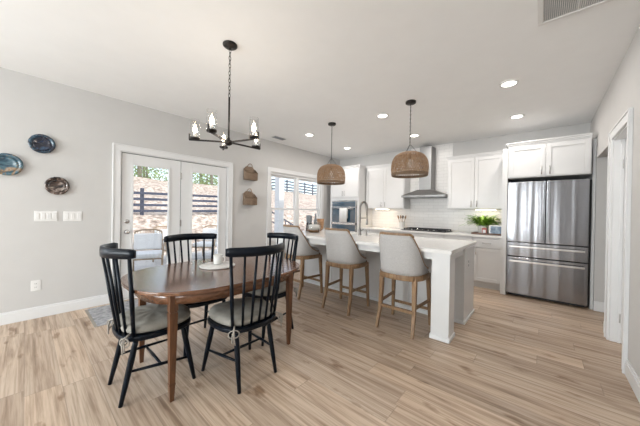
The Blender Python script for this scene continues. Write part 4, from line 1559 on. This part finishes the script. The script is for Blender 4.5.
obj('frame', MB().box(-0.105, 0.100, 0, 0.015, 0, 0.165, Rf), M['chrome'], t, 0.003)
obj('picture', MB().box(-0.088, 0.083, -0.002, 0, 0.018, 0.147, Rf), M['screen'], t)
t = thing('photo_block', 'small red and white printed block left of the photo frame', 'ornament', (-0.79, 5.37, 0.922))
obj('block', MB().box(-0.825, -0.755, 5.355, 5.385, 0.923, 1.03), M['red'], t, 0.003)
obj('print', MB().box(-0.812, -0.768, 5.353, 5.355, 0.945, 1.0), M['plastic'], t)


# ============================================================ BAR STOOLS
def ease(u):
    u = max(0, min(1, u))
    return u * u * (3 - 2 * u)


def make_stool(label):
    """origin on the floor under the seat centre, the back at -y"""
    t = thing('bar_stool', label, 'bar stool', (0, 0, 0), 0, 'upholstered bar stools along the island')

    def plan(th, a=0.245, b_=0.25, n=2.7):
        s_, c_ = math.sin(th), math.cos(th)
        return (a * math.copysign(abs(s_) ** (2 / n), s_), -b_ * math.copysign(abs(c_) ** (2 / n), c_))
    # apron: bent wooden seat rail all round
    N = 44
    m_ = MB()
    vs = []
    ths = [2 * PI * k / N for k in range(N)]
    for z_, r_ in ((0.565, 1.0), (0.62, 1.0)):
        for th in ths:
            x, y = plan(th)
            vs.append((x * 1.02, y * 1.02, z_))
        for th in ths:
            x, y = plan(th)
            vs.append((x * 0.90, y * 0.90, z_))
    fs = []
    for k in range(N):
        j = (k + 1) % N
        fs += [(k, j, 2 * N + j, 2 * N + k), (N + j, N + k, 3 * N + k, 3 * N + j), (2 * N + k, 2 * N + j, 3 * N + j, 3 * N + k), (j, k, N + k, N + j)]
    m_.add(vs, fs, True)
    obj('seat_rail', m_, M['oak'], t, 0.003, world=False)
    # seat pad
    m_ = MB()
    lev = [(0.600, 0.89), (0.64, 0.90), (0.675, 0.885), (0.70, 0.82), (0.712, 0.65), (0.715, 0.3)]
    vs = []
    for z_, s_ in lev:
        for th in ths:
            x, y = plan(th)
            vs.append((x * s_, y * s_ + 0.01, z_))
    vs.append((0, 0.01, 0.716))
    fs = []
    for i in range(len(lev) - 1):
        for k in range(N):
            j = (k + 1) % N
            fs.append((i * N + k, i * N + j, (i + 1) * N + j, (i + 1) * N + k))
    for k in range(N):
        fs.append(((len(lev) - 1) * N + k, (len(lev) - 1) * N + (k + 1) % N, len(lev) * N))
    fs.append(tuple(reversed(range(N))))
    m_.add(vs, fs, True)
    obj('seat', m_, M['fabric'], t, world=False)
    # wrap-around upholstered shell
    TH = math.radians(118)
    K, Z = 40, 8

    def top(th):
        a = abs(th)
        u = max(0, min(1, (a - math.radians(34)) / math.radians(72)))
        return 1.045 - (1.045 - 0.665) * (0.45 * ease(u) + 0.55 * (1 - (1 - u) ** 1.7))

    def shell_pt(th, v, off):
        x, y = plan(th)
        z = 0.618 + (top(th) - 0.618) * v
        h_ = (z - 0.618) / 0.427
        back = max(0, math.cos(th))
        sc = 1.0 + off
        return Vector((x * sc * (0.96 + (0.05 + 0.09 * back) * h_), y * sc - 0.055 * h_ * back, z))
    m_ = MB()
    vs = []
    for off in (0.0, -0.16):
        for i in range(K + 1):
            th = -TH + 2 * TH * i / K
            for j in range(Z + 1):
                vs.append(shell_pt(th, j / Z, off))
    W = Z + 1
    S_ = (K + 1) * W
    fs = []
    for i in range(K):
        for j in range(Z):
            a = i * W + j
            fs.append((a, a + W, a + W + 1, a + 1))
            fs.append((S_ + a + 1, S_ + a + W + 1, S_ + a + W, S_ + a))
        fs.append((i * W + Z, (i + 1) * W + Z, S_ + (i + 1) * W + Z, S_ + i * W + Z))
        fs.append((i * W, S_ + i * W, S_ + (i + 1) * W, (i + 1) * W))
    for j in range(Z):
        fs.append((j, j + 1, S_ + j + 1, S_ + j))
        a = K * W + j
        fs.append((a + 1, a, S_ + a, S_ + a + 1))
    m_.add(vs, fs, True)
    back = obj('backrest', m_, M['fabric'], t, world=False)
    # wood cap rail over the top of the back
    pts = [shell_pt(math.radians(a), 1.0, -0.06) + Vector((0, 0, 0.006)) for a in range(-40, 41, 4)]
    m_ = MB()
    for p, q in zip(pts[:-1], pts[1:]):
        m_.bar(p, q, 0.036, 0.024)
    obj('top_rail', m_, M['oak'], back, world=False)
    # thin wood edging down the sloping wings
    for s_ in (-1, 1):
        pts = [shell_pt(s_ * math.radians(a), 1.0, -0.03) for a in range(40, 119, 5)]
        obj('wing_edge', MB().tube(pts, 0.011, 6), M['oak'], back, world=False)
    # legs
    tops = {(-1, -1): (-0.185, -0.175), (1, -1): (0.185, -0.175), (-1, 1): (-0.205, 0.175), (1, 1): (0.205, 0.175)}
    bots = {(-1, -1): (-0.200, -0.255), (1, -1): (0.200, -0.255), (-1, 1): (-0.225, 0.205), (1, 1): (0.225, 0.205)}
    for key in tops:
        tx, ty = tops[key]
        bx_, by_ = bots[key]
        m_ = MB()
        if key[1] < 0:
            pts = [(tx, ty, 0.60), (tx * 1.01, ty - 0.005, 0.42), (tx * 1.03, ty - 0.02, 0.22), (bx_, by_, 0.0)]
            ws_ = [0.046, 0.042, 0.036, 0.028]
        else:
            pts = [(tx, ty, 0.60), (bx_, by_, 0.0)]
            ws_ = [0.044, 0.028]
        for (p, q, a, b2) in zip(pts[:-1], pts[1:], ws_[:-1], ws_[1:]):
            m_.bar(p, q, a, a, b2, b2, side=(1, 0, 0))
        obj('leg', m_, M['oak'], t, 0.003, world=False)

    def lp(key, z):
        f_ = 1 - z / 0.6
        a, b2 = Vector(tops[key]), Vector(bots[key])
        return a.lerp(b2, f_ ** (1.6 if key[1] < 0 else 1))
    for k1, k2, z_ in (((-1, -1), (1, -1), 0.245), ((-1, 1), (1, 1), 0.185), ((-1, -1), (-1, 1), 0.285), ((1, -1), (1, 1), 0.285)):
        a, b2 = lp(k1, z_), lp(k2, z_)
        obj('footrest' if k1[1] == k2[1] == 1 else 'stretcher', MB().bar((a.x, a.y, z_), (b2.x, b2.y, z_), 0.02, 0.03), M['oak'], t, 0.002, world=False)
    return t


st = make_stool('grey upholstered bar stool nearest the island column, rightmost of three')
st.location = (-1.18, 2.83, 0)
dup(st, (-1.99, 2.85, 0), math.radians(2), 'grey upholstered bar stool in the middle of the three')
dup(st, (-2.83, 2.86, 0), math.radians(-3), 'grey upholstered bar stool farthest from the column, behind the black chair')

# ============================================================ DINING TABLE
TCX, TCY, TZ = -2.155, 1.158, 0.75


def oval(a, b_, n=2.7, N=72):
    pts = []
    for k in range(N):
        th = 2 * PI * k / N
        c_, s_ = math.cos(th), math.sin(th)
        pts.append((TCX + a * math.copysign(abs(c_) ** (2 / n), c_), TCY + b_ * math.copysign(abs(s_) ** (2 / n), s_)))
    return pts


t = thing('dining_table', 'polished cherry oval dining table on square tapered legs', 'table', (TCX, TCY, 0))
obj('tabletop', MB().prism(oval(0.535, 0.712), TZ - 0.026, TZ), M['tablewood'], t, 0.006, seg=3)
m_ = MB()
o1, o2 = oval(0.458, 0.635), oval(0.436, 0.613)
N = len(o1)
vs = [(x, y, TZ - 0.105) for x, y in o1] + [(x, y, TZ - 0.026) for x, y in o1] + [(x, y, TZ - 0.105) for x, y in o2] + [(x, y, TZ - 0.026) for x, y in o2]
fs = []
for k in range(N):
    j = (k + 1) % N
    fs += [(k, j, N + j, N + k), (2 * N + j, 2 * N + k, 3 * N + k, 3 * N + j), (j, k, 2 * N + k, 2 * N + j), (N + k, N + j, 3 * N + j, 3 * N + k)]
m_.add(vs, fs, True)
obj('apron', m_, M['tablewood'], t)
for lx, ly in ((-1.84, 0.645), (-1.82, 1.662), (-2.49, 0.64), (-2.50, 1.672)):
    sx = 1 if lx > TCX else -1
    sy = 1 if ly > TCY else -1
    m_ = MB()
    m_.bar((lx, ly, TZ - 0.027), (lx, ly, 0.60), 0.052, 0.052, side=(1, 0, 0))
    m_.bar((lx, ly, 0.60), (lx, ly, 0.588), 0.044, 0.044, side=(1, 0, 0))
    m_.bar((lx, ly, 0.588), (lx, ly, 0.12), 0.050, 0.050, 0.034, 0.034, side=(1, 0, 0))
    m_.bar((lx, ly, 0.12), (lx, ly, 0.108), 0.038, 0.038, side=(1, 0, 0))
    m_.bar((lx, ly, 0.108), (lx, ly, 0.0), 0.034, 0.034, 0.025, 0.025, side=(1, 0, 0))
    obj('leg', m_, M['legwood'], t, 0.0015)

# on the table
bcx, bcy = -2.265, 1.17
t = thing('serving_board', 'round white marble board in the middle of the dining table', 'board', (bcx, bcy, TZ))
obj('board', MB().lathe([(0.150, 0.001), (0.155, 0.006), (0.155, 0.012), (0.150, 0.016), (0.001, 0.016)], (bcx, bcy, TZ), 40), M['marble'], t)
obj('foot_ring', MB().lathe([(0.001, 0.0), (0.13, 0.0), (0.13, 0.0012), (0.001, 0.0012)], (bcx, bcy, TZ), 30), M['greycer'], t)
mx0, my0 = bcx - 0.03, bcy + 0.02
t = thing('mug', 'white lidless mug standing on the round marble board', 'mug', (mx0, my0, TZ + 0.017))
obj('cup', MB().lathe([(0.036, 0), (0.040, 0.004), (0.041, 0.085), (0.037, 0.085), (0.036, 0.008), (0.001, 0.008)], (mx0, my0, TZ + 0.017), 24), M['ceramic'], t)
hd = Vector((math.cos(YAW), math.sin(YAW), 0))
pts = [Vector((mx0, my0, TZ + 0.06)) + hd * (0.039 + 0.026 * math.sin(PI * q / 8)) + Vector((0, 0, -0.027 * math.cos(PI * q / 8))) for q in range(9)]
obj('handle', MB().tube(pts, 0.005, 6), M['ceramic'], t)


# ============================================================ DINING CHAIRS
def make_chair(label):
    """origin on the floor under the seat centre; front towards +y"""
    t = thing('dining_chair', label, 'chair', (0, 0, 0), 0, 'black spindle-back dining chairs')
    sz = 0.44
    # seat: shield outline, scooped top
    N = 40
    outline = []
    for k in range(N):
        th = 2 * PI * k / N
        c_, s_ = math.cos(th), math.sin(th)
        n = 3.0
        x = 0.240 * math.copysign(abs(c_) ** (2 / n), c_)
        y = 0.232 * math.copysign(abs(s_) ** (2 / n), s_)
        x *= 1.0 - 0.06 * (y < 0) * (-y / 0.232)
        outline.append((x, y))
    obj('seat', MB().prism(outline, sz - 0.034, sz), M['navy'], t, 0.009, world=False, seg=3)
    # cushion
    m_ = MB()
    lev = [(sz + 0.001, 0.84), (sz + 0.012, 0.93), (sz + 0.035, 0.96), (sz + 0.058, 0.91), (sz + 0.070, 0.75), (sz + 0.073, 0.4)]
    vs = []
    for z_, s_ in lev:
        for x, y in outline:
            vs.append((x * s_, y * s_ + 0.01, z_ + 0.006 * (s_ < 0.93) * math.sin(x * 34) * math.sin(y * 34)))
    vs.append((0, 0.01, sz + 0.068))
    fs = []
    for i in range(len(lev) - 1):
        for k in range(N):
            j = (k + 1) % N
            fs.append((i * N + k, i * N + j, (i + 1) * N + j, (i + 1) * N + k))
    L_ = len(lev)
    for k in range(N):
        fs.append(((L_ - 1) * N + k, (L_ - 1) * N + (k + 1) % N, L_ * N))
    fs.append(tuple(reversed(range(N))))
    m_.add(vs, fs, True)
    cu = obj('seat_cushion', m_, M['cushion'], t, world=False)
    for s_ in (-1, 1):
        m_ = MB()
        kx, ky, kz = s_ * 0.205, -0.215, sz + 0.01
        m_.tube([(s_ * 0.18, -0.18, sz + 0.02), (kx, ky, kz)], 0.006, 6)
        for a in (0, 1):
            loop = [Vector((kx, ky, kz)) + Vector((s_ * 0.032 * math.sin(2 * PI * q / 10) * (1 if a else 0.4), -0.018 * math.sin(2 * PI * q / 10) * (1 - 2 * a), 0.028 * (math.cos(2 * PI * q / 10) - 1) * (1.0 if a else 0.75))) for q in range(10)]
            m_.tube(loop, 0.0045, 5, closed=True)
        m_.tube([(kx, ky, kz), (kx - 0.006, ky - 0.012, kz - 0.05), (kx + 0.004, ky - 0.01, kz - 0.10)], 0.005, 5)
        m_.tube([(kx, ky, kz), (kx + s_ * 0.016, ky - 0.006, kz - 0.04), (kx + s_ * 0.014, ky - 0.004, kz - 0.08)], 0.005, 5)
        obj('tie', m_, M['tie'], cu, world=False)
    # spindles and crest rail
    top_z, bot_z = 0.985, sz - 0.004

    def crest(u, off=0.0):
        # u in -1..1
        a = u * 0.252
        bow = 0.118 * (1 - u * u)
        return Vector((a, -0.178 - bow, 0)), 0.004 * (1 - u * u)
    n_s = 7
    for k in range(n_s):
        u = -0.90 + 1.80 * k / (n_s - 1)
        c, up_ = crest(u)
        end = k in (0, n_s - 1)
        xb = u * 0.205
        yb_ = -0.150 - 0.062 * (1 - u * u)
        p = Vector((xb, yb_, bot_z))
        q = Vector((c.x, c.y, top_z - 0.02))
        mid = p.lerp(q, 0.4)
        r_ = 0.013 if end else 0.0098
        obj('spindle', MB().tube([p, mid, q], [r_ * 0.85, r_ * 1.1, r_ * 0.85], 8), M['navy'], t, world=False)
    K = 24
    vs = []
    for i in range(K + 1):
        u = -1 + 2 * i / K
        c, up_ = crest(u)
        c2, _ = crest(min(1, u + 0.01))
        c1, _ = crest(max(-1, u - 0.01))
        tt = (c2 - c1).normalized()
        nrm = Vector((tt.y, -tt.x, 0))
        th = 0.0125
        zlo, zhi = top_z - 0.032, top_z + 0.030 + up_
        if abs(u) > 0.97:
            zlo += 0.006
            zhi -= 0.006
        for s_, z_ in ((-1, zlo), (1, zlo), (1.1, (zlo + zhi) / 2), (1, zhi - 0.003), (0, zhi), (-1, zhi - 0.003), (-1.1, (zlo + zhi) / 2)):
            p = c + nrm * th * s_
            vs.append((p.x, p.y, z_))
    W = 7
    fs = []
    for i in range(K):
        for j in range(W):
            j2 = (j + 1) % W
            fs.append((i * W + j, (i + 1) * W + j, (i + 1) * W + j2, i * W + j2))
    fs.append(tuple(range(W)))
    fs.append(tuple(reversed([K * W + j for j in range(W)])))
    obj('crest_rail', MB().add(vs, fs, True), M['navy'], t, world=False)
    # legs, turned taper, splayed
    lt = {(-1, -1): ((-0.140, -0.135), (-0.160, -0.222)), (1, -1): ((0.140, -0.135), (0.160, -0.222)), (-1, 1): ((-0.165, 0.145), (-0.215, 0.215)), (1, 1): ((0.165, 0.145), (0.215, 0.215))}

    def lp(key, z):
        a, b2 = Vector(lt[key][0]), Vector(lt[key][1])
        p = a.lerp(b2, 1 - z / (sz - 0.03))
        return Vector((p.x, p.y, z))
    for key in lt:
        z_ = [sz - 0.03, 0.36, 0.28, 0.12, 0.0]
        obj('leg', MB().tube([lp(key, q) for q in z_], [0.014, 0.018, 0.020, 0.017, 0.0125], 10), M['navy'], t, world=False)
    sideb = []
    for s_ in (-1, 1):
        a, b2 = lp((s_, -1), 0.20), lp((s_, 1), 0.17)
        sideb.append(a.lerp(b2, 0.5))
        obj('stretcher', MB().tube([a, a.lerp(b2, 0.5), b2], [0.008, 0.0115, 0.008], 8), M['navy'], t, world=False)
    obj('stretcher', MB().tube([sideb[0], sideb[0].lerp(sideb[1], 0.5), sideb[1]], [0.008, 0.0115, 0.008], 8), M['navy'], t, world=False)
    return t


ch = make_chair('black spindle-back chair at the left near end of the table')
ch.location = (-2.18, 0.630, 0)
dup(ch, (-1.795, 1.145, 0), math.radians(90), 'black spindle-back chair on the near side, its back towards the camera')
dup(ch, (-2.51, 1.12, 0), math.radians(-90), 'black spindle-back chair on the far side, in front of the glass doors')
dup(ch, (-2.19, 1.69, 0), math.radians(180), 'black spindle-back chair at the far end, beside the farthest bar stool')
